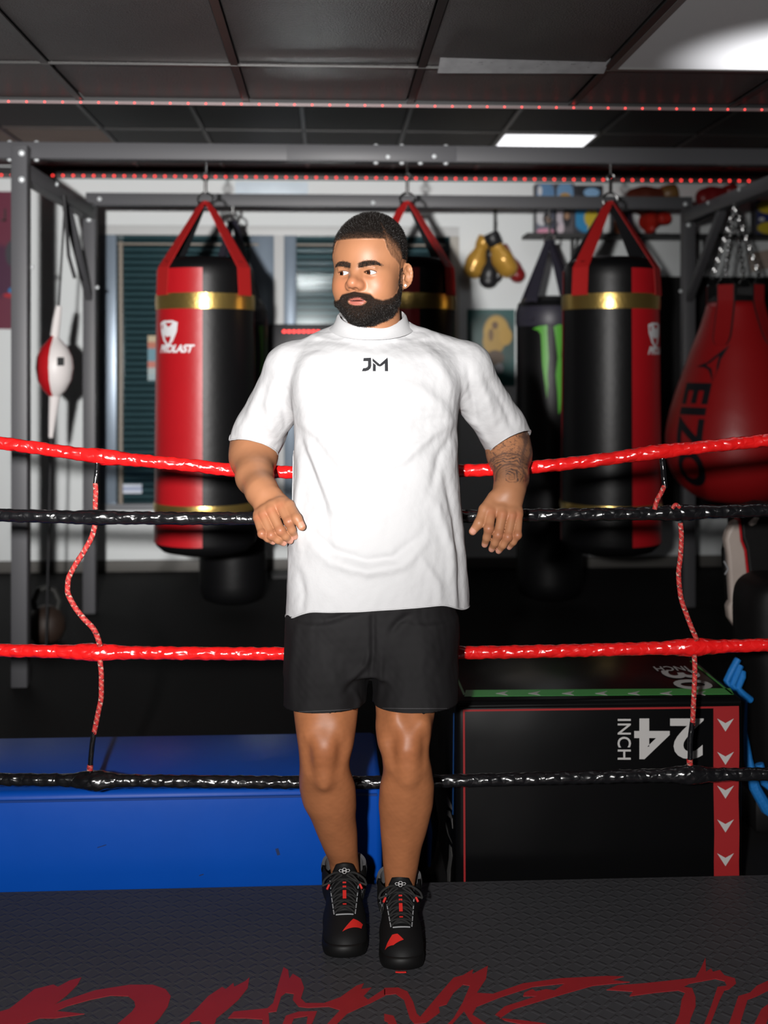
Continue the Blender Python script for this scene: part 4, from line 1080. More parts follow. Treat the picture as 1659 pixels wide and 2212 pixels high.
# ---- legs
def leg(tab, knee, shin):
    rr = rows(tab); A = np.array(rr)
    f = Field((A[:, 1].min() - .03, A[:, 3].min() - .04, A[:, 0].min() - .02), (A[:, 2].max() + .03, A[:, 4].max() + .03, A[:, 0].max() + .01), .0032)
    f.loft(rr)
    kx, ky, kd, r = knee
    c = K(kx, ky, kd); f.ell(c + (0, .016, 0), (.027, .020, .034), k=.030); f.ell(c + (.0, .016, -.060), (.014, .014, .024), k=.025)   # kneecap, tendon
    f.ell(c + (-.030 * r, .034, .036), (.016, .020, .024), k=.030)        # muscle above the knee
    f.ell(c + (.028 * r, .038, .048), (.014, .020, .030), k=.030)
    for s, dz in ((-1, -.01), (1, -.006)): f.ell(c + (s * .044, .000, dz), (.008, .012, .026), k=.030, mode='cut')
    a, b = K(*shin[0]), K(*shin[1]); f.cone(a, b, .012, .009, k=.025)
    V, Q = f.mesh(2)
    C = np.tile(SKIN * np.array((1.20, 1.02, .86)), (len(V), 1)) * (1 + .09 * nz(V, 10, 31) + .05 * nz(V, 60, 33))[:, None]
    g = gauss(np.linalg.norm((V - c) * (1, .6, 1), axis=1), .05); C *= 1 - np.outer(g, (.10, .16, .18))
    return V, Q, C
LL = [(1420, 622, 782, 2.745, .088), (1480, 628, 778, 2.73, .085), (1541, 635, 773, 2.70, .078), (1603, 643, 765, 2.675, .070), (1652, 647, 755, 2.68, .062), (1701, 647, 768, 2.71, .062), (1733, 654, 770, 2.73, .060), (1766, 671, 769, 2.755, .055),
      (1798, 684, 772, 2.78, .050), (1831, 698, 773, 2.805, .045), (1863, 711, 775, 2.835, .041), (1900, 716, 778, 2.85, .041), (1950, 716, 780, 2.855, .045)]
RL = [(1420, 806, 962, 2.735, .088), (1480, 806, 950, 2.72, .085), (1541, 812, 939, 2.685, .076), (1571, 811, 934, 2.67, .072), (1603, 815, 929, 2.65, .068), (1636, 825, 928, 2.645, .062), (1668, 827, 934, 2.66, .062), (1701, 820, 938, 2.675, .062), (1733, 818, 936, 2.69, .060),
      (1766, 820, 929, 2.705, .056), (1798, 822, 921, 2.72, .052), (1831, 825, 911, 2.735, .047), (1863, 827, 905, 2.75, .043), (1920, 832, 896, 2.775, .040), (1985, 832, 897, 2.785, .043)]
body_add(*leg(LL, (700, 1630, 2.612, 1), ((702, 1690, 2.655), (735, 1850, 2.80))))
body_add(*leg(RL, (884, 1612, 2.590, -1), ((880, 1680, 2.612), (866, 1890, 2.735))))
# ---- trunk under the clothes, carrying neck, arms and legs
f = Field((-.31, 2.60, .62), (.24, 3.02, 1.70), .009)
f.loft(rows([(760, 680, 960, 2.83, .085), (850, 660, 975, 2.81, .105), (950, 662, 965, 2.80, .11), (1100, 655, 965, 2.78, .11), (1250, 648, 970, 2.765, .11), (1400, 640, 968, 2.75, .105)]), p=2.3)
f.cone(K(806, 690, 2.84), K(806, 780, 2.84), .062, .07, k=.03)
f.cone(K(770, 750, 2.85), K(632, 808, 2.86), .046, .058, k=.03); f.cone(K(850, 750, 2.85), K(1002, 808, 2.86), .046, .058, k=.03)
f.cone(K(705, 1390, 2.75), K(705, 1470, 2.735), .07, .07, k=.03); f.cone(K(880, 1390, 2.74), K(880, 1470, 2.725), .07, .07, k=.03)
V, Q = f.mesh(1); body_add(V, Q, np.tile(SKIN, (len(V), 1)))
V = np.concatenate(body_V) - PO; Q = np.concatenate(body_Q)
me = np_mesh('body', V, Q); vcol(me, 'Col', np.clip(np.concatenate(body_C), 0, 1))
M_skin = mat('skin', tuple(SKIN), 0.46, bump=(520, 0.10, 0.0006), spec=0.42)
nt = M_skin.node_tree; at_ = nt.nodes.new('ShaderNodeVertexColor'); at_.layer_name = 'Col'
nt.links.new(at_.outputs['Color'], nt.nodes['Principled BSDF'].inputs['Base Color'])
for nm_, v0, v1 in (('Roughness', .46, .95), ('Specular IOR Level', .32, .03)):
    mr = nt.nodes.new('ShaderNodeMapRange'); mr.inputs['To Min'].default_value = v0; mr.inputs['To Max'].default_value = v1
    nt.links.new(at_.outputs['Alpha'], mr.inputs['Value']); nt.links.new(mr.outputs[0], nt.nodes['Principled BSDF'].inputs[nm_])
body = link('body', me, M_skin, person)

# ---- eyes
M_scl = mat('eye_white', (0.42, 0.40, 0.40), 0.15); M_iris = mat('eye_iris', (0.045, 0.016, 0.008), 0.12); M_pup = mat('eye_pupil', (0.002, 0.002, 0.002), 0.08)
GA = math.radians(27)
g_l = np.array((-math.sin(GA), -math.cos(GA), -.02)); g_l /= np.linalg.norm(g_l)
for c in EYE:
    bmx = bmesh.new(); bmesh.ops.create_uvsphere(bmx, u_segments=32, v_segments=32, radius=.0126)
    q = Vector(g_l).to_track_quat('Z', 'Y')
    mi = []
    for v in bmx.verts: v.co = q @ v.co
    for fc in bmx.faces:
        cen = fc.calc_center_median().normalized(); a = math.degrees(math.acos(max(-1, min(1, cen.dot(Vector(g_l)))))); fc.material_index = 2 if a < 14 else (1 if a < 34 else 0); fc.smooth = True
    me = bpy.data.meshes.new('eye'); 
    for v in bmx.verts:
        p = np.array([tuple(v.co + Vector(c))]); v.co = Vector(head2cam(p)[0] - PO)
    bmx.to_mesh(me); bmx.free(); link('eye', me, [M_scl, M_iris, M_pup], person)
# teeth glimpsed between the lips
q = MB(); pts = head2cam(np.array([(x + MX, -.0865 + 9 * x * x, -.0697 + MZ) for x in np.linspace(-.011, .011, 7)])) - PO
q.tube(pts, .0017, 8); q.build('teeth', mat('teeth', (.6, .56, .5), .25), person)
# ear stud
ec = np.array((.0800, .016, -.002)) + np.array((.62, .78, 0)) * .004 + np.array((0, .12, .993)) * -.026 + np.array((.78, -.62, 0)) * .0085
p = head2cam(ec[None])[0] - PO; q = MB(); d3 = Vector((.25, -.95, 0)).normalized(); sx = Vector((d3.y, -d3.x, 0)); up = Vector((0, 0, 1))
q.add([Vector(p) + (sx * a + up * b) * .0042 + d3 * c for a, b, c in ((1, 0, 0), (0, 1, 0), (-1, 0, 0), (0, -1, 0), (.55, 0, .0022), (0, .55, .0022), (-.55, 0, .0022), (0, -.55, .0022))],
      [(0, 1, 5, 4), (1, 2, 6, 5), (2, 3, 7, 6), (3, 0, 4, 7), (4, 5, 6, 7), (3, 2, 1, 0)])
tag(q.build('earring', mat('stud_silver', (.85, .9, .92), .2, metal=.2), person, 0), 'small square silver ear stud')

# ---- hair, beard, brow strands
def strands(name, mask, n, Lf, wd, seed, lift, m, down=0.0):
    rs = np.random.RandomState(seed)
    ctr = HV2[HQ].mean(1); w = mask[HQ].mean(1); area = np.linalg.norm(np.cross(HV2[HQ[:, 2]] - HV2[HQ[:, 0]], HV2[HQ[:, 3]] - HV2[HQ[:, 1]]), axis=1)
    w = np.where(w > .08, w, 0) * area; pick = rs.choice(len(HQ), n, p=w / w.sum())
    jit = rs.dirichlet((1, 1, 1, 1), n); P = (HV2[HQ[pick]] * jit[:, :, None]).sum(1); N = HN[HQ[pick]].mean(1); N /= np.linalg.norm(N, axis=1)[:, None]
    T = rs.normal(size=(n, 3)); T -= (T * N).sum(1)[:, None] * N; T /= np.linalg.norm(T, axis=1)[:, None]
    flow = np.tile(np.array((0, -.15, -1.0)), (n, 1)) * down; flow -= (flow * N).sum(1)[:, None] * N
    L = Lf(P, rs)[:, None]
    D = N * lift + T * .55 + flow; D /= np.linalg.norm(D, axis=1)[:, None]
    D2 = D + T * .3 + flow * .5 - N * .15; D2 /= np.linalg.norm(D2, axis=1)[:, None]
    S = np.cross(D, rs.normal(size=(n, 3))); S /= np.linalg.norm(S, axis=1)[:, None]; S *= wd / 2
    B = P - N * .001; Mi = B + D * L * .5; E = Mi + D2 * L * .5
    V = np.stack([B - S, B + S, Mi + S * .8, Mi - S * .8, E], 1).reshape(-1, 3)
    V = head2cam(V) - PO; i0 = np.arange(n)[:, None] * 5
    tri = np.concatenate([i0 + np.array((0, 1, 2)), i0 + np.array((0, 2, 3)), i0 + np.array((3, 2, 4))], 0)
    return link(name, np_mesh(name, V, tri, False), m, person)
M_hair = mat('hair_black', (0.009, 0.007, 0.006), 0.5, spec=0.3)
strands('hair', hair ** 1.3 * (~side_b), 34000, lambda P, rs: (.0025 + .0055 * sstep(.03, .11, P[:, 2])) * rs.uniform(.6, 1.2, len(P)), .00045, 1, 1.2, M_hair)
strands('beard', np.maximum(bm_, side_b * hair), 34000, lambda P, rs: (.0030 + .0035 * sstep(-.05, -.11, P[:, 2])) * rs.uniform(.5, 1.3, len(P)) * np.where((P[:, 1] < -.07) & (P[:, 2] > -.088) & (P[:, 2] < -.045), .95, 1), .00055, 2, .9, M_hair, .5)
for s, nm in ((-1, 0), (1, 1)):
    strands('eyebrow', browm * (hx * s > 0), 1500, lambda P, rs: .0045 * rs.uniform(.6, 1.2, len(P)), .0005, 3 + nm, .35, M_hair, -.25)
# ---- T-shirt
M_shirt = mat('shirt_cotton', (0.425, 0.425, 0.432), 0.9, bump=(26, 0.34, 0.008, 5), spec=0.15)
f = Field((-.40, 2.56, .80), (.40, 3.08, 1.70), .0042)
f.loft(rows([(738, 690, 925, 2.845, .080), (752, 664, 955, 2.84, .097), (775, 640, 985, 2.83, .112), (815, 625, 1000, 2.82, .125), (870, 632, 992, 2.808, .134), (925, 638, 986, 2.80, .137), (1000, 634, 989, 2.785, .138), (1100, 628, 997, 2.77, .138),
              (1200, 622, 1007, 2.76, .138), (1270, 619, 1012, 2.757, .138), (1345, 616, 1004, 2.755, .137)]), p=2.35)
f.cone(K(804, 650, 2.84), K(804, 735, 2.835), .074, .084, k=.024)
f.cone(K(748, 739, 2.85), K(634, 797, 2.86), .050, .066, k=.035); f.cone(K(860, 737, 2.85), K(1000, 793, 2.86), .050, .066, k=.035)
f.cone(K(630, 808, 2.86), K(560, 935, 2.93), .070, .0645, k=.03); f.cone(K(560, 935, 2.93), K(532, 1000, 2.965), .0645, .070, k=.02)
f.cone(K(1004, 808, 2.86), K(1084, 925, 2.93), .070, .0600, k=.03); f.cone(K(1084, 925, 2.93), K(1118, 990, 2.965), .060, .064, k=.02)
V, Q = f.mesh(2)
N = normals(V, Q); u, v = PX(V); fr = np.clip(-N[:, 1] * 1.6, 0, 1)
def fold(pts, amp, wid):
    """ridge (or groove) along a polyline given in photo pixels"""
    pts = np.array(pts, float); best = np.full(len(u), 1e9); tt = np.zeros(len(u)); L = len(pts) - 1
    for i in range(L):
        a = pts[i]; d = pts[i + 1] - a; t = np.clip(((u - a[0]) * d[0] + (v - a[1]) * d[1]) / d.dot(d), 0, 1)
        ds = np.hypot(u - a[0] - t * d[0], v - a[1] - t * d[1]); m = ds < best; best = np.where(m, ds, best); tt = np.where(m, (i + t) / L, tt)
    return amp * gauss(best, wid) * np.sin(np.clip(tt, .02, .98) * math.pi) ** .6
D = np.zeros(len(V))
for pts, a, w in [
    ([(640, 905), (690, 940), (745, 1010), (780, 1080)], .008, 12), ([(642, 925), (668, 1000), (700, 1090), (712, 1180)], -.006, 9), ([(650, 935), (690, 1020), (730, 1120)], .006, 10),
    ([(985, 910), (940, 930), (880, 985), (820, 1020)], .008, 12), ([(985, 925), (950, 985), (930, 1060)], -.006, 9), ([(980, 900), (930, 890), (870, 900)], .005, 12),
    ([(640, 895), (700, 900), (760, 930)], .006, 12), ([(650, 1000), (640, 1100), (650, 1200)], .005, 9),
    ([(672, 1150), (720, 1190), (790, 1212), (850, 1205), (915, 1150)], -.0065, 10), ([(665, 1165), (715, 1215), (795, 1236), (870, 1222), (930, 1160)], .007, 12),
    ([(700, 1090), (770, 1120), (840, 1115)], .004, 14), ([(960, 1020), (985, 1120), (998, 1230), (996, 1320)], -.008, 8), ([(940, 1080), (972, 1180), (985, 1300)], .006, 10), ([(905, 1200), (945, 1260), (955, 1320)], .004, 10),
    ([(642, 1220), (655, 1280), (650, 1320)], -.004, 8), ([(700, 740), (760, 760), (820, 770)], .003, 16), ([(900, 740), (950, 790), (985, 860)], .005, 14), ([(680, 750), (655, 800), (650, 870)], .005, 14),
    ([(628, 800), (612, 870), (622, 935)], -.006, 9), ([(600, 800), (580, 870), (590, 950)], .005, 10), ([(575, 810), (545, 880), (520, 935)], .004, 10),
    ([(1010, 790), (1022, 860), (1030, 930)], -.006, 8), ([(1030, 800), (1055, 870), (1070, 940)], .005, 10), ([(1050, 810), (1090, 880), (1110, 930)], -.004, 8), ([(1000, 900), (1030, 920), (1060, 960)], .005, 9),
    ([(720, 980), (800, 1050), (880, 1060)], .004, 16), ([(850, 820), (920, 850), (975, 900)], .004, 14), ([(690, 830), (720, 860), (760, 870)], .003, 16)]:
    D += fold(pts, a * 1.15, w)
V = V + N * (D * fr + .0022 * nz(V * (1, 1, .7), 7, 41) + .0008 * nz(V, 22, 42))[:, None]
bm = bmesh.new(); me = np_mesh('t_shirt', V, Q); bm.from_mesh(me)
def slice_(bm, p, n, test):
    """cut away the side n points to, on the part of the mesh that passes test"""
    vs = [x for x in bm.verts if test(x.co)]; sv = set(vs); es = [e for e in bm.edges if e.verts[0] in sv and e.verts[1] in sv]; fs = [q for q in bm.faces if all(x in sv for x in q.verts)]
    bmesh.ops.bisect_plane(bm, geom=vs + es + fs, plane_co=p, plane_no=n, clear_outer=False)
    kill = [q for q in bm.faces if test(q.calc_center_median()) and (q.calc_center_median() - Vector(p)).dot(Vector(n)) > 0]
    bmesh.ops.delete(bm, geom=kill, context='FACES')
bot = K(800, 1306, 2.70)
slice_(bm, bot, Vector((.055, -.035, -1)).normalized(), lambda c: c.z < 1.08 and abs(c.x + .02) < .26)
for x in bm.verts: x.co.z -= .024 * min(1, max(0, (abs(x.co.x + .019) - .150) / .055)) ** 1.5 * min(1, max(0, (1.06 - x.co.z) / .07))
hl_, hr_ = K(550, 962, 2.90), K(1097, 949, 2.89)
slice_(bm, hl_, Vector((-.24, -.34, -.9)).normalized(), lambda c: c.x < -.222 - (1.34 - c.z) * -.02 and c.z < 1.47 and c.z > 1.17)
slice_(bm, hr_, Vector((.46, -.30, -.84)).normalized(), lambda c: c.x > .19 + (1.34 - c.z) * .02 and c.z < 1.47 and c.z > 1.17)
nk = K(804, 718, 2.748)
bmesh.ops.delete(bm, geom=[q for q in bm.faces if (lambda c: c.z > 1.57 and ((c.x + .0306) / .083) ** 2 + ((c.y - 2.832) / .079) ** 2 < (1 if c.z < 1.634 + .33 * (c.y - 2.832) else 1.30))(q.calc_center_median())], context='FACES')
bmesh.ops.smooth_vert(bm, verts=[x for x in bm.verts if x.is_boundary], factor=.5, use_axis_x=True, use_axis_y=True, use_axis_z=True)
for x in bm.verts: x.co -= Vector(PO)
me2 = bpy.data.meshes.new('t_shirt'); bm.to_mesh(me2)
for p in me2.polygons: p.use_smooth = True
bvh = BVHTree.FromBMesh(bm)
# boundary loops for hems
loops = []
left = {e for e in bm.edges if e.is_boundary}
while left:
    e = left.pop(); loop = [e.verts[0], e.verts[1]]
    while True:
        nx = next((g for g in loop[-1].link_edges if g in left), None)
        if nx is None: break
        left.discard(nx); loop.append(nx.other_vert(loop[-1]))
    if len(loop) > 20: loops.append([x.co.copy() for x in loop])
bm.free()
shirt = link('t_shirt', me2, M_shirt, person)
md = shirt.modifiers.new('cloth', 'SOLIDIFY'); md.thickness = .004; md.offset = -1
# collar: ribbed band following the neck opening
def even(lp, n):
    P = np.array([tuple(x) for x in lp]); 
    if np.linalg.norm(P[0] - P[-1]) > 1e-4: P = np.vstack([P, P[:1]])
    s = np.concatenate([[0], np.cumsum(np.linalg.norm(np.diff(P, axis=0), axis=1))]); t = np.linspace(0, s[-1], n + 1)[:-1]
    return np.stack([np.interp(t, s, P[:, k]) for k in range(3)], 1)
q = MB(); vs = []; nn = 96
for i in range(nn):
    t = 2 * math.pi * i / nn; ex, ey = math.cos(t), math.sin(t)
    cx_, cy_, z0 = K(803, 692, 2.832)
    out = Vector((ex / .086, ey / .082, 0)).normalized(); y_ = ey * .082
    p = Vector((cx_ + .086 * ex, cy_ + y_, z0 + .33 * y_ - (.005 * max(0, -ey)))) - Vector(PO)
    up = Vector((0, -.20, 1)) - out * (.42 if ey < 0 else .25)
    for a, b in ((.0120, -.0190), (.0066, -.0120), (.0046, .0), (.0030, .011), (-.0005, .0135), (-.0035, .011), (-.005, .0), (-.004, -.018)): vs.append(p + out * a + up * b)
m7 = 8; fs = [(i * m7 + k, i * m7 + (k + 1) % m7, ((i + 1) % nn) * m7 + (k + 1) % m7, ((i + 1) % nn) * m7 + k) for i in range(nn) for k in range(m7)]
q.add(vs, fs); q.build('collar', mat('shirt_rib', (0.425, 0.425, 0.432), 0.85, bump=(300, 0.3, 0.001)), shirt, 70)
# hem stitching: a slim raised seam near the bottom and the sleeve ends
for l in loops:
    if sum(x.z for x in l) / len(l) > 1.3: continue
    E = even(l, 160); nrm = Vector((0, 0, 1))
    for _ in range(3): E = (np.roll(E, 1, 0) + 2 * E + np.roll(E, -1, 0)) / 4
    q = MB(); q.tube([Vector(p) for p in E], .0021, 6, closed=True); q.build('hem', M_shirt, shirt, 70)
# chest monogram
def drape(shape_px, name, m, target_bvh, off, parent, step=4, d0=2.3):
    bmq = flat_parts(shape_px, step); bmesh.ops.triangulate(bmq, faces=bmq.faces[:])
    o0 = Vector((0, 0, CAMZ)) - Vector(PO)
    for x in bmq.verts:
        dr = Vector(((x.co.x - CX) / F, 1, (HY - x.co.y) / F)).normalized(); hit = target_bvh.ray_cast(o0, dr)
        x.co = (hit[0] - dr * off) if hit[0] is not None else o0 + dr * d0
    q = MB().bm(bmq); return q.build(name, m, parent, 60)
S3 = 3.0722
g = lambda pts: [(560 + x / S3, 640 + y / S3) for x, y in pts]
J = [g([(693, 410), (741, 408), (742, 418), (722, 430), (690, 430)]), g([(722, 430), (742, 418), (743, 462), (738, 478), (724, 491), (705, 497), (681, 497), (690, 477), (705, 476), (718, 470), (722, 460)])]
Mm = [g([(752, 412), (800, 452), (801, 466), (787, 462), (752, 430)]), g([(851, 407), (853, 430), (812, 462), (801, 466), (800, 452)]), g([(755, 442), (773, 455), (773, 497), (754, 497)]), g([(833, 436), (853, 420), (855, 497), (834, 497)])]
M_ink = mat('print_ink', (0.0045, 0.005, 0.008), 0.7)
drape(polyshape(J), 'letter_j', M_ink, bvh, .0012, shirt); drape(polyshape(Mm), 'letter_m', M_ink, bvh, .0012, shirt)

# ---- shorts
M_short = mat('shorts_nylon', (0.0070, 0.0064, 0.0070), 0.75, bump=(900, 0.15, 0.0004), spec=0.2)
f = Field((-.29, 2.56, .60), (.24, 2.92, 1.08), .0042)
f.loft(rows([(1280, 628, 980, 2.757, .122), (1330, 622, 985, 2.755, .122), (1390, 619, 988, 2.752, .120), (1440, 618, 988, 2.748, .116)]), p=2.5)
f.loft(rows([(1330, 622, 800, 2.755, .115), (1420, 617, 800, 2.74, .115), (1500, 613, 793, 2.722, .108), (1580, 610, 786, 2.705, .104)]), k=.02, p=2.3)
f.loft(rows([(1330, 806, 985, 2.755, .115), (1420, 806, 988, 2.735, .115), (1500, 805, 989, 2.712, .112), (1580, 805, 990, 2.69, .110)]), k=.02, p=2.3)
V, Q = f.mesh(2); N = normals(V, Q); u, v = PX(V); fr = np.clip(-N[:, 1] * 1.6, 0, 1); D = np.zeros(len(V))
for pts, a, w in [([(700, 1342), (760, 1325), (805, 1318)], -.006, 6), ([(840, 1370), (860, 1345), (890, 1325)], -.006, 7), ([(806, 1310), (806, 1400), (800, 1470)], -.007, 6), ([(760, 1470), (790, 1440), (803, 1400)], .006, 7), ([(740, 1500), (780, 1460), (800, 1430)], -.005, 6),
                  ([(640, 1350), (630, 1440), (625, 1530)], .004, 10), ([(825, 1400), (822, 1470), (815, 1530)], .005, 7), ([(690, 1400), (720, 1460), (740, 1530)], .003, 16), ([(920, 1380), (910, 1460), (930, 1530)], .003, 16), ([(765, 1490), (775, 1515), (770, 1540)], .005, 6)]: D += fold(pts, a * 1.1, w)
V = V + N * (D * fr + .002 * nz(V, 8, 51) + .0006 * nz(V, 26, 52))[:, None]
bm = bmesh.new(); me = np_mesh('tmp', V, Q); bm.from_mesh(me)
slice_(bm, K(695, 1545, 2.60), Vector((.035, .0, -1)).normalized(), lambda c: c.z < .80 and c.x < -.0255)
slice_(bm, K(898, 1540, 2.60), Vector((.0, .0, -1)).normalized(), lambda c: c.z < .80 and c.x > -.0255)
bmesh.ops.smooth_vert(bm, verts=[x for x in bm.verts if x.is_boundary], factor=.5, use_axis_x=True, use_axis_y=True, use_axis_z=True)
for x in bm.verts: x.co -= Vector(PO)
me2 = bpy.data.meshes.new('shorts'); bm.to_mesh(me2)
for p in me2.polygons: p.use_smooth = True
bvs = BVHTree.FromBMesh(bm); bm.free()
shorts = link('shorts', me2, M_short, person); md = shorts.modifiers.new('cloth', 'SOLIDIFY'); md.thickness = .004; md.offset = -1
for hp in ([(645, 1537), (670, 1536), (720, 1534), (762, 1531)], [(826, 1529), (870, 1530), (930, 1530), (966, 1530)]):
    pl = []
    hp = np.array(hp, float)
    top = [(np.interp(t, range(4), hp[:, 0]), np.interp(t, range(4), hp[:, 1])) for t in np.linspace(0, 3, 24)]
    drape(polyshape([[top[i], top[i + 1], (top[i + 1][0], top[i + 1][1] + 1.3), (top[i][0], top[i][1] + 1.3)] for i in range(23)]), 'hem_stitch', mat('stitch_dark', (.03, .028, .03), .7), bvs, .0006, shorts, None)

# ---- shoes
M_shoe = mat('shoe_black', (0.004, 0.004, 0.0043), 0.65, spec=0.25, bump=(500, 0.2, 0.0006)); M_sole = mat('shoe_sole', (0.0035, 0.0035, 0.0035), 0.55, spec=0.25)
M_red = mat('shoe_red', (0.55, 0.018, 0.014), 0.5); M_grey = mat('shoe_grey', (0.12, 0.12, 0.125), 0.7, bump=(900, .3, .001)); M_lace = mat('shoe_lace', (0.009, 0.009, 0.009), 0.8); M_refl = mat('shoe_reflective', (0.30, 0.31, 0.32), 0.5); M_whl = mat('shoe_logo_white', (0.62, 0.62, 0.62), .5)
HEX = [(math.cos(math.radians(60 * k)), math.sin(math.radians(60 * k))) for k in range(6)]
def hexes(sc, w):
    out = []
    for cx_, cy_ in ((0, .9), (0, -.9), (-1.6, 0), (1.6, 0)):
        for k in range(6):
            a, b = HEX[k], HEX[(k + 1) % 6]
            out.append([((cx_ + a[0]) * sc, (cy_ + a[1]) * sc), ((cx_ + b[0]) * sc, (cy_ + b[1]) * sc), ((cx_ + b[0] * (1 - w)) * sc, (cy_ + b[1] * (1 - w)) * sc), ((cx_ + a[0] * (1 - w)) * sc, (cy_ + a[1] * (1 - w)) * sc)])
    return polyshape(out)
def shoe(ank, toe, sc, inner):
    """ank, toe: ground points (x, depth) in the camera frame"""
    ank = np.array(ank); toe = np.array(toe); fw = toe - ank; Lh = np.linalg.norm(fw); fw /= Lh; lat = np.array((-fw[1], fw[0]))
    if lat[0] < 0: lat = -lat
    lo = Lh / .212
    def S2L(P):                                  # shoe frame (lateral, forward, up) -> person frame
        P = np.asarray(P, float).reshape(-1, 3); xy = ank + np.outer(P[:, 0] * sc, lat) + np.outer(P[:, 1] * lo, fw)
        return np.stack([xy[:, 0] - PO[0], xy[:, 1] - PO[1], P[:, 2] * sc], 1)
    V3 = lambda *p: Vector(S2L(p)[0])
    f = Field((-.07, -.09, -.002), (.07, .225, .175), .0026)
    f.ell((0.002, .150, .030), (.049, .058, .036)); f.ell((0, .09, .034), (.050, .075, .040), k=.02)
    f.cone((0, .125, .038), (0, .015, .098), .030, .042, k=.035); f.ell((0, -.028, .045), (.039, .046, .052), k=.02)
    f.cone((0, -.004, .075), (0, -.003, .150), .052, .051, k=.03)
    f.op(lambda X, Y, Z: (Z - .010) + 0 * X + 0 * Y, (-.1, -.1, -.01), (.1, .25, .2), 0, 'cut')
    V, Q = f.mesh(2)
    bm = bmesh.new(); me = np_mesh('tmp', V, Q); bm.from_mesh(me)
    slice_(bm, Vector((0, 0, .128)), Vector((0, .12, 1)).normalized(), lambda c: c.z > .10)
    P = S2L([tuple(x.co) for x in bm.verts])
    bl = BVHTree.FromBMesh(bm); bmesh.ops.reverse_faces(bm, faces=bm.faces[:])
    edge = [x.co.copy() for x in bm.verts if x.is_boundary and x.co.z > .05]
    for x, p in zip(bm.verts, P): x.co = Vector(p)
    me2 = bpy.data.meshes.new('shoe'); bm.to_mesh(me2); bvh_w = BVHTree.FromBMesh(bm); bm.free()
    for p in me2.polygons: p.use_smooth = True
    o = link('shoe', me2, M_shoe, person); md = o.modifiers.new('thick', 'SOLIDIFY'); md.thickness = .004; md.offset = -1
    # sole
    out = [(-.044, .03), (-.050, .10), (-.052, .15), (-.045, .19), (-.025, .210), (0, .215), (.027, .208), (.047, .188), (.053, .15), (.050, .10), (.043, .03), (.040, -.03), (.030, -.065), (0, -.078), (-.030, -.065), (-.040, -.03)]
    E = even([Vector((a, b, 0)) for a, b in out], 64)
    for _ in range(2): E = (np.roll(E, 1, 0) + 2 * E + np.roll(E, -1, 0)) / 4
    q = MB(); vs = []
    prof = [(.93, 0.0), (1.0, .004), (1.03, .012), (1.02, .022), (.97, .026)]
    for a, z in prof:
        for p in E: 
            up = .014 * max(0, (p[1] - .15) / .06) ** 1.5 * (1 if z > .01 else .7); vs.append(V3(p[0] * a, .07 + (p[1] - .07) * (1 + (a - 1) * .6), z + up))
    n = len(E); fs = [(i * n + k, i * n + (k + 1) % n, (i + 1) * n + (k + 1) % n, (i + 1) * n + k) for i in range(len(prof) - 1) for k in range(n)] + [tuple(range(n))[::-1], tuple((len(prof) - 1) * n + k for k in range(n))]
    q.add(vs, fs); q.build('sole', M_sole, o, 50)
    if inner < 0: q = MB(); q.tube([V3(x, .2095 - 6 * x * x, .0075) for x in np.linspace(-.016, .008, 6)], .003, 6, flat=.5); tag(q.build('sole_accent', M_red, o), 'red toe accent')
    # padded grey lining round the opening
    ang = sorted(edge, key=lambda c: math.atan2(c.x, c.y + .003)); E = even(ang, 48)
    for _ in range(2): E = (np.roll(E, 1, 0) + 2 * E + np.roll(E, -1, 0)) / 4
    back = [Vector(S2L(p)[0]) for p in E if p[1] < .012]
    q = MB(); rb = [i for i, p in enumerate(E) if p[1] < .016]
    cc = np.array((0, -.003, 0)); seq = sorted([E[i] for i in rb], key=lambda p: math.atan2(p[0], -(p[1] + .003)))
    vs = []
    for p in seq:
        ro = np.array((p[0], p[1] + .003, 0)); ro /= np.linalg.norm(ro)
        for a, b in ((.003, -.022), (.005, -.004), (.002, .006), (-.005, .004), (-.006, -.03)): vs.append(V3(*(p + ro * a + np.array((0, 0, b)))))
    fs = [(i * 5 + k, i * 5 + k + 1, i * 5 + 6 + k, i * 5 + 5 + k) for i in range(len(seq) - 1) for k in range(4)]
    q.add(vs, fs); q.build('collar_lining', M_grey, o, 60)
    # tongue
    def surf(x, y, off=0.0):
        h = bl.ray_cast(Vector((x, y, .25)), Vector((0, 0, -1))); return np.array((x, y, (h[0].z if h[0] is not None else .03) + off))
    ty = np.linspace(.135, .058, 10)
    cl_ = [surf(0, y, .003) for y in ty] + [np.array((0, .0635, .128)), np.array((0, .071, .147)), np.array((0, .078, .166))]
    nv = len(cl_); vs = []; tw = [.017] * 4 + [.020] * 3 + [.024] * 3 + [.026, .027, .019]
    for c, w in zip(cl_, tw):
        for t in np.linspace(-1, 1, 9): vs.append(V3(c[0] + t * w, c[1] - .010 * t * t * (1 if c[2] > .09 else .3), c[2] - .006 * t * t))
    q = MB(); q.add(vs, [(i * 9 + k, i * 9 + k + 1, i * 9 + 10 + k, i * 9 + 9 + k) for i in range(nv - 1) for k in range(8)])
    tg = q.build('tongue', M_shoe, o, 60); md = tg.modifiers.new('thick', 'SOLIDIFY'); md.thickness = .006; md.offset = 0
    q = MB(); map_shape(hexes(.0052, .30), lambda x, y: V3(x, .0778 + (y * .95) * .36 - .010 * (x / .028) ** 2, .148 + y * .90), q); tag(q.build('tongue_logo', M_whl, tg, 0), 'white outline of four hexagons')
    q = MB(); q.tube([V3(*(surf(x, .062 - 12 * x * x * 1.2, .007) )) for x in np.linspace(-.022, .022, 7)], .0028, 6); q.build('tongue_trim', M_red, tg)
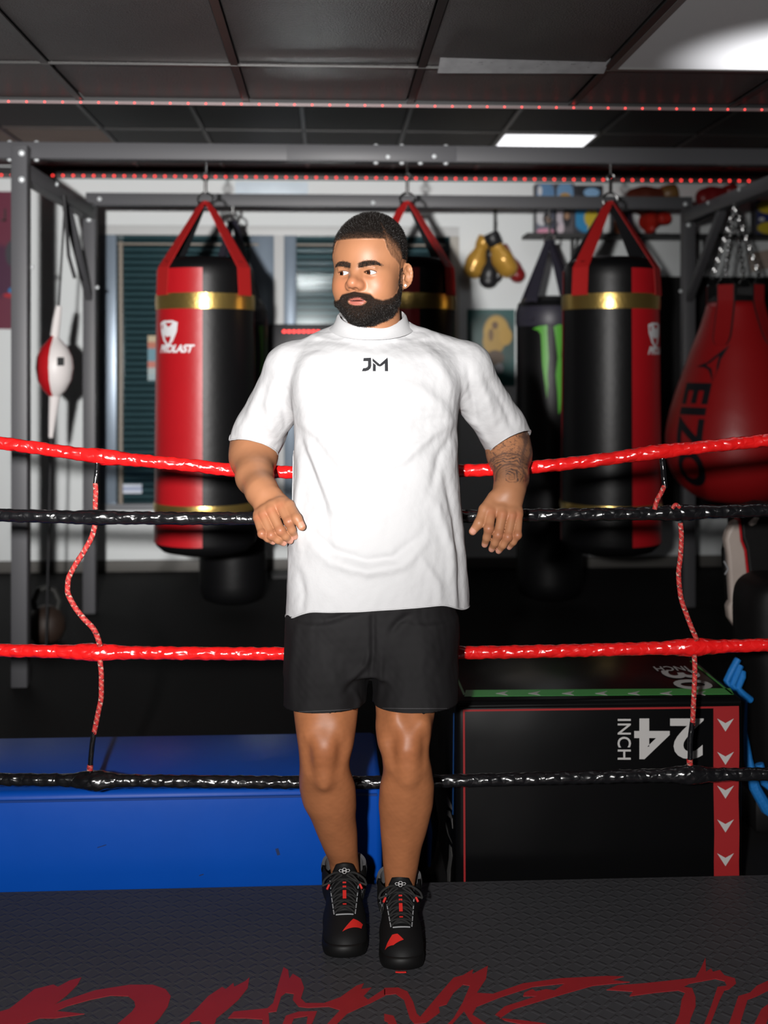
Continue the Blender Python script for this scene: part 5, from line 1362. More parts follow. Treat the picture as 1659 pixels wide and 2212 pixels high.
    for y0, y1 in ((.072, .075), (.080, .084), (.090, .110), (.122, .126)):
        q = MB(); pts = [surf(0, y, .0085) for y in np.linspace(y1, y0, 5)]
        q.add([V3(p[0] + s * .0042, p[1], p[2] + .001) for p in pts for s in (-1, 1)], [(2 * i, 2 * i + 1, 2 * i + 3, 2 * i + 2) for i in range(4)]); q.build('tongue_stripe', M_red, tg, 0)
    # eyelet rows: dashed reflective piping
    for s in (-1, 1):
        for k in range(5):
            y0 = .050 + k * .018; pts = [surf(s * (.034 - .010 * (y - .05) / .09), y, .0018) for y in np.linspace(y0, y0 + .012, 4)]
            MB().tube([V3(*p) for p in pts], .0014, 6).build('reflective_piping', M_refl, o)
    pts = [surf(x, .143 - 16 * x * x * .6, .0018) for x in np.linspace(-.020, .020, 7)]; MB().tube([V3(*p) for p in pts], .0015, 6).build('reflective_piping', M_refl, o)
    # laces
    for k in range(6):
        y = .128 - k * .0155; w = .023 + .0022 * k
        for s in (-1, 1):
            pts = [surf(t * w, y + s * t * .006, .0075 - .004 * t * t) for t in np.linspace(-1, 1, 7)]; MB().tube([V3(*p) for p in pts], .0026, 6, flat=.7).build('lace', M_lace, o)
    kn = surf(0, .062, .012)
    for s in (-1, 1):
        b0 = [kn, kn + np.array((s * .022, .012, .010)), kn + np.array((s * .048, .020, -.004)), kn + np.array((s * .052, .026, -.014)), kn + np.array((s * .030, .024, -.006)), kn + np.array((s * .006, .008, .002))]
        t = np.linspace(0, 5, 24); bb = np.stack([pchip(np.arange(6), np.array(b0)[:, k], t) for k in range(3)], 1)
        MB().tube([V3(*p) for p in bb], .0025, 6).build('lace_bow', M_lace, o)
        e0 = [kn, kn + np.array((s * .016, .014, .006)), kn + np.array((s * .036, .034, -.008)), kn + np.array((s * .044, .046, -.020))]
        t = np.linspace(0, 3, 16); bb = np.stack([pchip(np.arange(4), np.array(e0)[:, k], t) for k in range(3)], 1)
        MB().tube([V3(*p) for p in bb[:11]], .0024, 6).build('lace_end', M_lace, o); MB().tube([V3(*p) for p in bb[10:14]], .0028, 6).build('lace_tip', M_red, o)
    # red toe flash and the big hexagon mark on the inner side
    s = inner
    fl_ = [(s * .008, .168), (s * .020, .152), (s * .042, .150), (s * .038, .166), (s * -.006, .186)] if inner > 0 else [(-.040, .176), (-.022, .158), (-.010, .160), (.004, .176), (-.02, .184)]
    bmq = flat_parts(polyshape([fl_]), .006); bmesh.ops.triangulate(bmq, faces=bmq.faces[:])
    for x in bmq.verts: x.co = V3(*surf(x.co.x, x.co.y, .0022))
    tag(MB().bm(bmq).build('toe_flash', M_red, o, 60), 'red flash on the toe')
    def side_hit(y, z):
        h = bl.ray_cast(Vector((s * .2, y, z)), Vector((-s, 0, 0))); return h[0].x if h[0] is not None else s * .05
    bmq = flat_parts(hexes(.0125, .16), .006); bmesh.ops.triangulate(bmq, faces=bmq.faces[:])
    for x in bmq.verts:
        y_, z_ = .045 + x.co.y * .75, .075 - x.co.x * .9; x.co = V3(side_hit(y_, z_) + s * .0015, y_, z_)
    MB().bm(bmq).build('side_logo', M_refl, o, 0)
    return o
sl = shoe((-.1005, 2.855), (-.0905, 2.632), 1.03, 1); sl['label'] = 'black boxing shoe with red toe flash, left in the picture'
sr = shoe((.0375, 2.790), (.0425, 2.580), 1.0, -1); sr['label'] = 'black boxing shoe, right in the picture and nearer'
# ------------------------------------------------------------------ ring: platform, lettering, ropes
ZR = 0.14
ring = empty('boxing_ring_floor', (0, 0.8, 0), 'low black boxing ring platform with red lettering under the man\'s feet', 'ring floor')
RGo = ring.location.copy()
M_mat = mat('ring_rubber', (0.034, 0.034, 0.037), 0.55, spec=0.35)
nt = M_mat.node_tree; bs = nt.nodes['Principled BSDF']; tc = nt.nodes.new('ShaderNodeTexCoord')
def N(t, **k):
    n = nt.nodes.new(t)
    for a, b in k.items(): setattr(n, a, b)
    return n
def mth(op, a, b=None, c=None):
    n = N('ShaderNodeMath', operation=op)
    for i, v in enumerate((a, b, c)):
        if v is None: continue
        if isinstance(v, (int, float)): n.inputs[i].default_value = v
        else: nt.links.new(v, n.inputs[i])
    return n.outputs[0]
sep = N('ShaderNodeSeparateXYZ'); nt.links.new(tc.outputs['Object'], sep.inputs[0])
px_ = mth('MULTIPLY', sep.outputs[0], 1 / .027); py_ = mth('MULTIPLY', sep.outputs[1], 1 / .027)
fx = mth('SUBTRACT', mth('FRACT', px_), .5); fy = mth('SUBTRACT', mth('FRACT', py_), .5)
par = mth('SUBTRACT', mth('MULTIPLY', mth('MODULO', mth('ADD', mth('ADD', mth('FLOOR', px_), mth('FLOOR', py_)), 2000.0), 2.0), 2.0), 1.0)
uu = mth('ABSOLUTE', mth('ADD', fx, mth('MULTIPLY', par, fy))); vv = mth('ABSOLUTE', mth('SUBTRACT', fx, mth('MULTIPLY', par, fy)))
def ss(v, a, b):
    n = N('ShaderNodeMapRange', interpolation_type='SMOOTHSTEP'); n.inputs['From Min'].default_value = a; n.inputs['From Max'].default_value = b; nt.links.new(v, n.inputs['Value']); return n.outputs[0]
bar = mth('MULTIPLY', ss(uu, .30, .12), ss(vv, .66, .5))
bp = N('ShaderNodeBump'); bp.inputs['Strength'].default_value = .55; bp.inputs['Distance'].default_value = .0022; nt.links.new(bar, bp.inputs['Height']); nt.links.new(bp.outputs[0], bs.inputs['Normal'])
ns = N('ShaderNodeTexNoise'); ns.inputs['Scale'].default_value = 900; ns2 = N('ShaderNodeTexNoise'); ns2.inputs['Scale'].default_value = 5
nt.links.new(tc.outputs['Object'], ns.inputs['Vector']); nt.links.new(tc.outputs['Object'], ns2.inputs['Vector'])
cr = N('ShaderNodeMix', data_type='RGBA'); cr.inputs['A'].default_value = (.026, .026, .029, 1); cr.inputs['B'].default_value = (.050, .050, .054, 1)
nt.links.new(mth('ADD', mth('MULTIPLY', ns.outputs[0], .6), mth('MULTIPLY', ns2.outputs[0], .4)), cr.inputs['Factor']); nt.links.new(cr.outputs['Result'], bs.inputs['Base Color'])
def rg(o): o.location = -RGo; return o
EY = 3.035
rg(MB().box((-3.2, -1.6, 0), (3.2, EY - .02, ZR - .012)).build('platform', M_black, ring, 0))
rg(MB().box((-3.2, -1.6, ZR - .012), (3.2, EY, ZR), bev=.003).build('rubber_mat', M_mat, ring, 0))
M_let = mat('letter_red_paint', (0.26, 0.012, 0.016), 0.5, vary=.12, vscale=20)
s2 = lambda pts, ox: [(ox + x / 2.0, 1880 + y / 2.0) for x, y in pts]
LET = [
 s2([(0, 612), (40, 600), (150, 515), (230, 495), (250, 505), (300, 478), (352, 464), (335, 495), (290, 540), (230, 585), (268, 568), (410, 520), (560, 496), (660, 496), (715, 515), (738, 545), (725, 590), (690, 640), (640, 690), (560, 720), (440, 720), (520, 655), (570, 612), (585, 590), (580, 565), (555, 545), (480, 542), (390, 560), (290, 588), (240, 610), (300, 615), (365, 622), (240, 640), (170, 640), (110, 664), (60, 690), (-40, 720), (-40, 625)], 0),
 s2([(760, 680), (820, 630), (900, 545), (960, 505), (975, 515), (1008, 488), (1012, 505), (1060, 480), (1078, 464), (1070, 510), (1030, 560), (985, 600), (935, 640), (930, 660), (900, 690), (860, 650), (825, 655), (800, 690)], 0),
 s2([(985, 640), (1010, 612), (1155, 598), (1180, 575), (1200, 500), (1225, 420), (1245, 432), (1250, 470), (1265, 448), (1300, 470), (1314, 510), (1300, 555), (1320, 575), (1400, 575), (1470, 550), (1540, 500), (1572, 490), (1560, 515), (1605, 508), (1570, 545), (1590, 560), (1659, 515), (1664, 515), (1664, 542), (1600, 575), (1560, 592), (1500, 620), (1440, 680), (1400, 680), (1470, 605), (1420, 590), (1330, 595), (1290, 590), (1265, 560), (1270, 535), (1235, 530), (1215, 545), (1195, 610), (1160, 615), (1165, 680), (1130, 690), (1135, 645), (1060, 640)], 0),
 s2([(1215, 680), (1235, 630), (1290, 612), (1370, 610), (1350, 660), (1320, 690), (1330, 630), (1270, 640), (1250, 690)], 0),
 s2([(0, 510), (60, 508), (100, 525), (125, 570), (140, 620), (155, 635), (230, 545), (300, 465), (340, 455), (385, 428), (380, 450), (448, 414), (440, 470), (400, 530), (340, 570), (370, 500), (340, 495), (300, 530), (270, 580), (235, 590), (240, 615), (180, 660), (130, 664), (110, 640), (85, 560), (50, 535), (0, 540)], 830),
 s2([(400, 531), (470, 535), (600, 490), (760, 468), (960, 458), (1035, 460), (980, 475), (1060, 484), (900, 500), (760, 540), (560, 600), (500, 640), (600, 650), (700, 664), (700, 690), (520, 650), (480, 625), (520, 590), (660, 545), (600, 545), (605, 530), (640, 515), (655, 525), (700, 515), (735, 520), (760, 505), (780, 490), (640, 505), (500, 550), (400, 590), (380, 625), (440, 664), (420, 700), (370, 650), (345, 610), (330, 625), (290, 670), (270, 700), (240, 700), (300, 640), (340, 571)], 830),
 s2([(0, 622), (40, 630), (55, 664), (50, 700), (-20, 700), (20, 660), (0, 650)], 830),
 s2([(960, 518), (1010, 498), (1120, 490), (1260, 475), (1345, 465), (1370, 420), (1388, 378), (1390, 440), (1412, 425), (1420, 440), (1450, 432), (1470, 455), (1515, 468), (1520, 490), (1490, 515), (1470, 520), (1450, 560), (1410, 664), (1385, 720), (1370, 700), (1415, 580), (1440, 505), (1480, 500), (1470, 480), (1430, 470), (1320, 490), (1290, 505), (1330, 510), (1345, 550), (1345, 590), (1325, 640), (1310, 700), (1240, 700), (1275, 625), (1285, 560), (1300, 530), (1270, 520), (1170, 530), (1060, 545), (1075, 525), (1000, 520)], 830),
 s2([(1659, 478), (1610, 500), (1580, 530), (1530, 545), (1490, 664), (1480, 700), (1530, 700), (1545, 640), (1570, 560), (1610, 545), (1700, 500), (1700, 465)], 830),
 s2([(1700, 550), (1630, 600), (1600, 664), (1590, 700), (1640, 700), (1659, 640), (1700, 600)], 830)]
for poly in LET:
    pl = [onZ(x, y, ZR) for x, y in poly]
    n = len(pl); tri = tessellate_polygon([[Vector((p.x, p.y, 0)) for p in pl]])
    q = MB(); q.add([(p.x, p.y, ZR + .0011) for p in pl] + [(p.x, p.y, ZR - .0005) for p in pl], [tuple(t) for t in tri] + [(i, (i + 1) % n, n + (i + 1) % n, n + i) for i in range(n)])
    rg(q.build('painted_letter', M_let, ring, 0))

# ropes: wrapped in glossy tape
def tape_mat(name, col, rough):
    m = mat(name, col, rough, spec=.6, coat=.35)
    nt = m.node_tree; bs = nt.nodes['Principled BSDF']; tc = nt.nodes.new('ShaderNodeTexCoord')
    v = nt.nodes.new('ShaderNodeTexVoronoi'); v.inputs['Scale'].default_value = 34; v.feature = 'DISTANCE_TO_EDGE'
    n = nt.nodes.new('ShaderNodeTexNoise'); n.inputs['Scale'].default_value = 15; n.inputs['Detail'].default_value = 1.0
    nt.links.new(tc.outputs['Object'], v.inputs['Vector']); nt.links.new(tc.outputs['Object'], n.inputs['Vector'])
    a = nt.nodes.new('ShaderNodeMath'); a.operation = 'MULTIPLY_ADD'; a.inputs[1].default_value = .9
    nt.links.new(v.outputs['Distance'], a.inputs[0]); nt.links.new(n.outputs['Fac'], a.inputs[2])
    b = nt.nodes.new('ShaderNodeBump'); b.inputs['Strength'].default_value = .42; b.inputs['Distance'].default_value = .014
    nt.links.new(a.outputs[0], b.inputs['Height']); nt.links.new(b.outputs[0], bs.inputs['Normal']); bs.inputs['Coat Roughness'].default_value = .12
    return m
M_tr = tape_mat('rope_tape_red', (0.72, 0.010, 0.010), .22); M_tb = tape_mat('rope_tape_black', (0.006, 0.006, 0.007), .22)
def ring_rope(label, pts, r, m, seed, knots):
    """pts: (px, py, depth) along the rope; knots: (px, length m, extra radius, material)"""
    P = np.array([tuple(at(*p)) for p in pts]); s = np.concatenate([[0], np.cumsum(np.linalg.norm(np.diff(P, axis=0), axis=1))])
    n = int(s[-1] / .0045); t = np.linspace(0, s[-1], n); C_ = np.stack([pchip(s, P[:, k], t) for k in range(3)], 1)
    rs = np.random.RandomState(seed); nseg = 22; c0 = Vector(C_[len(C_) // 2])
    pxs = np.interp(t, s, [p[0] for p in pts])
    vs = []
    ph = np.arange(nseg) * 2 * math.pi / nseg
    pitch = .034
    for i in range(n):
        d = Vector(C_[min(i + 1, n - 1)] - C_[max(i - 1, 0)]).normalized(); u = Vector((0, 0, 1)); u = (u - d * u.dot(d)).normalized(); w = d.cross(u)
        for k in range(nseg):
            tt = (t[i] / pitch + ph[k] / (2 * math.pi)) % 1.0
            rr = r * (1 + .045 * tt) + .0006 * math.sin(t[i] * 90 + 3 * ph[k] + seed) + .0005 * math.sin(t[i] * 210 - 2 * ph[k])
            for kp, kl, ke in knots:
                g = math.exp(-((pxs[i] - kp) * 2.95 / F / kl) ** 2); rr += ke * g * (1 + .22 * math.sin(ph[k] * 2 + kp) + .12 * math.sin(ph[k] * 5 + t[i] * 160))
            vs.append(Vector(C_[i]) + (u * math.cos(ph[k]) + w * math.sin(ph[k])) * rr - c0)
    fs = [(i * nseg + k, i * nseg + (k + 1) % nseg, (i + 1) * nseg + (k + 1) % nseg, (i + 1) * nseg + k) for i in range(n - 1) for k in range(nseg)]
    me = np_mesh('ring_rope', np.array([tuple(v) for v in vs]), np.array(fs)); o = link('ring_rope', me, m); o.location = c0
    return tag(o, label, 'ring rope', 'taped ring ropes')
RR = .0163
ring_rope('topmost red taped ring rope the man hooks his elbows over', [(-160, 938, 2.93), (0, 957, 2.94), (208, 985, 2.95), (420, 1006, 2.965), (545, 1019, 2.975), (815, 1021, 2.98), (1095, 1013, 2.975), (1250, 999, 2.965), (1425, 976, 2.95), (1659, 951, 2.94), (1830, 933, 2.93)], RR, M_tr, 1, [(225, .045, .0055), (1425, .05, .004)])
ring_rope('black taped ring rope, the upper of the two black ones', [(-160, 1110, 2.94), (0, 1113, 2.94), (205, 1118, 2.945), (550, 1120, 2.955), (820, 1118, 2.96), (1100, 1114, 2.955), (1450, 1108, 2.945), (1659, 1102, 2.94), (1830, 1097, 2.94)], RR * 1.02, M_tb, 2, [(205, .04, .003), (1465, .05, .004)])
ring_rope('lower red taped ring rope behind the man\'s shorts', [(-160, 1403, 2.94), (0, 1405, 2.94), (215, 1409, 2.945), (615, 1412, 2.955), (820, 1411, 2.96), (990, 1410, 2.955), (1500, 1398, 2.945), (1659, 1393, 2.94), (1830, 1388, 2.94)], RR, M_tr, 3, [(205, .055, .0065), (1495, .05, .008)])
ring_rope('lowest black taped ring rope behind the man\'s calves', [(-160, 1682, 2.94), (0, 1684, 2.94), (200, 1686, 2.945), (650, 1690, 2.955), (820, 1690, 2.96), (1000, 1686, 2.955), (1480, 1674, 2.945), (1659, 1672, 2.94), (1830, 1670, 2.94)], RR * .98, M_tb, 4, [(205, .045, .010), (1490, .045, .008)])
# spacer cords between the ropes
M_cord = mat('spacer_cord', (0.55, 0.03, 0.028), .7)
nt = M_cord.node_tree; bs = nt.nodes['Principled BSDF']; tc = nt.nodes.new('ShaderNodeTexCoord')
def N(t, **k):
    n = nt.nodes.new(t)
    for a, b in k.items(): setattr(n, a, b)
    return n
uv = N('ShaderNodeVertexColor'); uv.layer_name = 'Col'; nt.links.new(uv.outputs[0], bs.inputs['Base Color'])
w = N('ShaderNodeTexNoise'); w.inputs['Scale'].default_value = 700; nt.links.new(tc.outputs['Object'], w.inputs['Vector'])
bpn = N('ShaderNodeBump'); bpn.inputs['Strength'].default_value = .5; bpn.inputs['Distance'].default_value = .001; nt.links.new(w.outputs[0], bpn.inputs['Height']); nt.links.new(bpn.outputs[0], bs.inputs['Normal'])
def cord(root, pts, r, d=2.932):
    P = np.array([tuple(at(x, y, d + dd)) for x, y, dd in pts]); s = np.concatenate([[0], np.cumsum(np.linalg.norm(np.diff(P, axis=0), axis=1))])
    n = max(8, int(s[-1] / .0022)); t = np.linspace(0, s[-1], n); C_ = np.stack([pchip(s, P[:, k], t) for k in range(3)], 1)
    o0 = np.array(root.location); ns = 14; vs = []; cs = []
    for i in range(n):
        dr = Vector(C_[min(i + 1, n - 1)] - C_[max(i - 1, 0)]).normalized(); u = Vector((0, 1, 0)); u = (u - dr * u.dot(dr)).normalized(); wv = dr.cross(u)
        for k in range(ns):
            a = 2 * math.pi * k / ns
            rr = r * (1 + .07 * math.cos(6 * a + t[i] * 500))
            vs.append(Vector(C_[i] - o0) + (u * math.cos(a) + wv * math.sin(a)) * rr)
            p1 = (t[i] / .030 + k / ns) % 1; p2 = (t[i] / .030 - k / ns + .35) % 1; sp = (t[i] / .015) % 1
            c = (.46, .022, .020)
            if p1 < .11: c = (.62, .45, .36) if sp > .3 else (.02, .015, .015)
            elif .5 < p1 < .58: c = (.52, .20, .15)
            elif p2 < .07: c = (.03, .02, .02)
            cs.append(c)
    fs = [(i * ns + k, i * ns + (k + 1) % ns, (i + 1) * ns + (k + 1) % ns, (i + 1) * ns + k) for i in range(n - 1) for k in range(ns)]
    me = np_mesh('cord_length', np.array([tuple(v) for v in vs]), np.array(fs)); vcol(me, 'Col', np.array(cs)); return link('cord_length', me, M_cord, root)
def sleeve(root, pts, r, d=2.932):
    q = MB(); o0 = root.location
    P = [at(x, y, d + dd) - o0 for x, y, dd in pts]; q.tube(P, [r * f for f in np.linspace(1, .92, len(P))], 12); return q.build('tape_sleeve', M_tb, root)
c1 = empty('spacer_cord', at(205, 1650, 2.93), 'red speckled spacer cord tying the ropes at the left', 'cord', group='spacer cords of the ring ropes')
sleeve(c1, [(210, 1000, .0), (209, 1020, -.002), (206, 1048, -.003)], .0068)
cord(c1, [(206, 1044, -.003), (207, 1065, -.006), (206, 1085, -.006), (206, 1100, -.006)], .0065)
cord(c1, [(205, 1135, -.010), (200, 1155, -.012), (182, 1190, -.012), (160, 1225, -.012), (147, 1255, -.012), (146, 1275, -.012), (158, 1305, -.012), (180, 1335, -.012), (203, 1360, -.012), (212, 1380, -.010), (216, 1395, -.006)], .0070)
cord(c1, [(216, 1425, -.010), (219, 1460, -.012), (219, 1500, -.012), (212, 1540, -.012), (203, 1585, -.010)], .0066)
sleeve(c1, [(203, 1580, -.010), (199, 1610, -.010), (196, 1640, -.010), (195, 1668, -.012)], .0072)
cord(c1, [(195, 1652, -.012), (194, 1664, -.013)], .0078)
c2 = empty('spacer_cord', at(1490, 1650, 2.93), 'red speckled spacer cord tying the ropes at the right', 'cord', group='spacer cords of the ring ropes')
sleeve(c2, [(1430, 990, -.0), (1433, 1020, -.002), (1436, 1054, -.003)], .0074)
cord(c2, [(1435, 1050, -.004), (1428, 1065, -.008), (1419, 1082, -.008), (1414, 1100, -.006)], .0062)
cord(c2, [(1452, 1098, -.010), (1460, 1090, -.012), (1468, 1096, -.008)], .0050)
cord(c2, [(1470, 1130, -.014), (1472, 1160, -.014), (1470, 1200, -.014), (1466, 1240, -.014), (1470, 1285, -.014), (1484, 1330, -.014), (1500, 1370, -.014), (1505, 1382, -.010)], .0064)
cord(c2, [(1500, 1415, -.012), (1501, 1450, -.014), (1499, 1500, -.014), (1496, 1566, -.012)], .0064)
sleeve(c2, [(1496, 1560, -.012), (1491, 1595, -.012), (1491, 1625, -.012), (1490, 1655, -.012)], .0070)
cord(c2, [(1490, 1640, -.014), (1490, 1652, -.014)], .0078)

# ------------------------------------------------------------------ blue mat, jump box, pads
M_blue = mat('blue_vinyl', (0.0014, 0.066, 0.40), .42, bump=(9, .10, .01), vary=.05, spec=.2)
a = onY(830, 1712, 3.14); zt = onZ(400, 1712, 0).z
zt = onY(300, 1708, 3.13).z; xr = onY(826, 1800, 3.13).x
bm_o = Vector((-1.1, 3.36, 0))
blue = empty('crash_mat', bm_o, 'thick blue vinyl mat lying behind the ring floor on the left', 'mat')
q = MB(); q.box((-2.6 - bm_o.x, 3.13 - bm_o.y, 0), (xr - bm_o.x, 3.60 - bm_o.y, zt), bev=.018); q.build('vinyl_cover', M_blue, blue, 50)
q = MB(); q.tube([(-2.6 - bm_o.x, 3.128 - bm_o.y, zt - .022), (xr - .015 - bm_o.x, 3.128 - bm_o.y, zt - .022)], .004, 6); q.build('seam', mat('blue_seam', (.004, .04, .22), .5), blue)
for px, py, dx, dz in ((340, 1700, .015, .004), (600, 1840, .004, .03), (435, 1890, .006, .004), (220, 1828, .012, .003)):
    p = onY(px, py, 3.1295); q = MB(); q.obox(p - bm_o, (1, 0, .3), (0, 1, 0), (-.3, 0, 1), (dx, .0006, dz * .3)); q.build('scuff', mat('scuff_dark', (.004, .02, .09), .6), blue, 0)

BY0 = 3.10
M_box = mat('box_vinyl_black', (0.003, 0.003, 0.0033), .30, bump=(4, .22, .03, 1), spec=.18)
M_boxr = mat('box_print_red', (.28, .012, .014), .45); M_boxw = mat('box_print_white', (.42, .41, .40), .5); M_boxg = mat('box_print_green', (.055, .30, .07), .4)
bl = onY(984, 1700, BY0); br = onY(1606, 1700, BY0); BZ = onY(1300, 1512, BY0).z; BD = .50
bo = Vector(((bl.x + br.x) / 2, BY0 + BD / 2, 0)); W2 = (br.x - bl.x) / 2
pbox = empty('jump_box', bo, 'large black soft jump box marked 24 INCH with red arrows', 'jump box')
MB().box((-W2, -BD / 2, 0), (W2, BD / 2, BZ), bev=.016).build('box_cover', M_box, pbox, 60)
def fr_(px, py, off=.0012): p = onY(px, py, BY0 - off); return Vector((p.x - bo.x, -BD / 2 - off, p.z))
def face_poly(name, pts, m, off=.0012, th=.0006):
    q = MB(); q.prism([fr_(x, y, off) for x, y in pts], (0, -1, 0), th); return q.build(name, m, pbox, 0)
face_poly('red_strip', [(1541, 1526), (1596, 1525), (1597, 1620), (1595, 1720), (1597, 1800), (1596, 1860), (1598, 1990), (1543, 1990), (1542, 1860), (1543, 1800), (1541, 1700)], M_boxr)
for cy_ in (1566, 1638, 1711, 1784, 1857):
    face_poly('arrow', [(1549, cy_ - 14), (1567, cy_ - 4), (1585, cy_ - 14), (1567, cy_ + 14)] if True else None, M_boxw, .0022)
face_poly('red_line', [(1000, 1533), (1541, 1526), (1541, 1530), (1000, 1537)], M_boxr); face_poly('red_line', [(1000, 1537), (1004, 1537), (1006, 1990), (1002, 1990)], M_boxr)
vs, fs = text_poly('24', 1.0, 0, .02, 1.0)
bx0, bx1 = min(v[0] for v in vs), max(v[0] for v in vs); by0, by1 = min(v[1] for v in vs), max(v[1] for v in vs)
q = MB(); map_shape(([(1520 - (x - bx0) / (bx1 - bx0) * 150, 1552 + (y - by0) / (by1 - by0) * 88) for x, y in vs], fs), lambda x, y: fr_(x, y, .0022), q); q.build('lettering', M_boxw, pbox, 0)
vs, fs = text_poly('INCH', 1.0, 0, .01, 1.05)
ax0, ax1 = min(v[0] for v in vs), max(v[0] for v in vs); ay0, ay1 = min(v[1] for v in vs), max(v[1] for v in vs)
q = MB(); map_shape(([(1334 + (y - ay0) / (ay1 - ay0) * 29, 1553 + (x - ax0) / (ax1 - ax0) * 88) for x, y in vs], fs), lambda x, y: fr_(x, y, .0022), q); q.build('lettering', M_boxw, pbox, 0)
# piping along the front top edge and side seam
MB().tube([(-W2 + .01, -BD / 2 - .001, BZ - .012), (W2 - .01, -BD / 2 - .001, BZ - .012)], .006, 8).build('piping', M_box, pbox)
# top face prints
def tp(px, py, off=.0015): p = onZ(px, py, BZ + off); return Vector((p.x - bo.x, p.y - bo.y, BZ + off))
def top_poly(name, pts, m, off=.0012): q = MB(); q.prism([tp(x, y, off) for x, y in pts], (0, 0, 1), .0006); return q.build(name, m, pbox, 0)
top_poly('green_strip', [(1003, 1505), (1585, 1500), (1578, 1487), (1006, 1491)], M_boxg)
top_poly('green_line', [(1585, 1500), (1580, 1500), (1490, 1428), (1495, 1428)], M_boxg); top_poly('green_line', [(988, 1462), (985, 1466), (1001, 1502), (1005, 1500)], M_boxg)
for cx_ in (1085, 1155, 1228, 1300, 1370, 1440, 1512): top_poly('arrow', [(cx_ + 12, 1493), (cx_ - 14, 1498), (cx_ + 12, 1502), (cx_ + 4, 1497.5)], M_boxw, .0022)
q = MB(); vs, fs = text_poly('30', 1.0, 0, .02, 1.0); bx0, bx1 = min(v[0] for v in vs), max(v[0] for v in vs); by0, by1 = min(v[1] for v in vs), max(v[1] for v in vs)
cA = tp(1485, 1468, .002)
map_shape(([((y - by0) / (by1 - by0) - .5, (x - bx0) / (bx1 - bx0) - .5) for x, y in vs], fs), lambda x, y: cA + Vector((x * .11, -y * .20, 0)), q); q.build('lettering', M_boxw, pbox, 0)
q = MB(); vs, fs = text_poly('INCH', 1.0, 0, .01, 1.05); bx0, bx1 = min(v[0] for v in vs), max(v[0] for v in vs); by0, by1 = min(v[1] for v in vs), max(v[1] for v in vs)
cA = tp(1450, 1444, .002)
map_shape(([((x - bx0) / (bx1 - bx0) - .5, (y - by0) / (by1 - by0) - .5) for x, y in vs], fs), lambda x, y: cA + Vector((-x * .10, -y * .05, 0)), q); q.build('lettering', M_boxw, pbox, 0)
# left side print: blue line and grey lettering strokes
def sd(px, py): p = onX(px, py, bl.x - .0015); return Vector((p.x - bo.x, p.y - bo.y, p.z))
def side_poly(name, pts, m): q = MB(); q.prism([sd(x, y) for x, y in pts], (-1, 0, 0), .0006); return q.build(name, m, pbox, 0)
M_boxb = mat('box_print_blue', (.01, .09, .32), .45); M_boxgy = mat('box_print_grey', (.16, .155, .15), .5)
side_poly('blue_line', [(979, 1540), (981, 1540), (979, 1760), (977, 1760)], M_boxb)
side_poly('lettering', [(966, 1718), (970, 1726), (975, 1738), (977, 1750), (970, 1742), (964, 1736)], M_boxgy)
side_poly('lettering', [(963, 1748), (972, 1752), (977, 1768), (978, 1790), (974, 1768), (966, 1760), (963, 1775), (968, 1800), (977, 1822), (969, 1806), (961, 1778)], M_boxgy)
side_poly('lettering', [(971, 1824), (975, 1830), (977, 1850), (973, 1880), (972, 1905), (967, 1905), (966, 1880), (970, 1855)], M_boxgy)
# shoe-like blue and black bundle between mat and box
p = onY(944, 1870, 3.42)
f = Field((-.10, -.12, -.02), (.10, .12, .26), .005); f.ell((0, 0, .09), (.05, .07, .09)); f.cone((0, .0, .12), (.01, 0, .22), .045, .03, k=.03); V, Q = f.mesh(1)
hw = link('hand_wrap_bundle', np_mesh('hand_wrap_bundle', V, Q), mat('bundle_black', (.012, .012, .014), .5), None); hw.location = (p.x - .05, 3.42, 0.0); hw.scale = (1, 1, 1.25); tag(hw, 'small dark bundle with a blue band beside the jump box', 'bundle')
q = MB(); q.tube([(-.02, -.085, .30), (.005, -.09, .22), (.02, -.085, .12), (.018, -.08, .04)], [.006, .016, .018, .012], 8, flat=.5); q.build('blue_band', M_boxb, hw)

# strike shield with white edge and red piping, black pad in front, blue strap
M_wpad = mat('pad_white', (.42, .35, .31), .5, vary=.12, vscale=9, bump=(30, .25, .004)); M_bpad = mat('pad_black', (.004, .0036, .0037), .55, bump=(40, .15, .003), spec=.25)
YP = 4.1
def ext(name, pts, Y0, dep, m, parent, o, bev=.012):
    q = MB(); q.prism([onY(x, y, Y0) - o for x, y in pts], (0, 1, 0), dep)
    bmx = bmesh.new(); ob = q.build(name, m, parent, 40)
    if bev: md = ob.modifiers.new('round', 'BEVEL'); md.width = bev; md.segments = 3; md.limit_method = 'ANGLE'; md.angle_limit = 1.0
    return ob
o = onY(1640, 1360, YP); o.z = 0
shd = empty('strike_shield', o, 'black strike shield with white edge and red piping at the right edge', 'strike shield')
ext('white_edge', [(1597, 1122), (1583, 1130), (1572, 1150), (1568, 1166), (1573, 1200), (1576, 1250), (1579, 1300), (1573, 1312), (1576, 1336), (1594, 1362), (1596, 1300), (1620, 1275), (1616, 1225), (1613, 1190), (1604, 1168), (1602, 1140)], YP, .05, M_wpad, shd, o)
ext('red_piping', [(1596, 1121), (1600, 1121), (1604, 1165), (1613, 1188), (1617, 1225), (1622, 1272), (1617, 1276), (1612, 1225), (1608, 1190), (1600, 1168), (1597, 1140)], YP - .004, .05, M_bred, shd, o, .002)
ext('black_face', [(1600, 1108), (1660, 1090), (1740, 1100), (1740, 1700), (1640, 1700), (1622, 1275), (1616, 1225), (1612, 1188), (1604, 1165)], YP + .012, .16, M_bpad, shd, o)
ext('black_grip', [(1568, 1166), (1563, 1190), (1564, 1220), (1568, 1255), (1571, 1290), (1576, 1312), (1579, 1300), (1576, 1250), (1573, 1200)], YP + .03, .03, M_bpad, shd, o, .004)
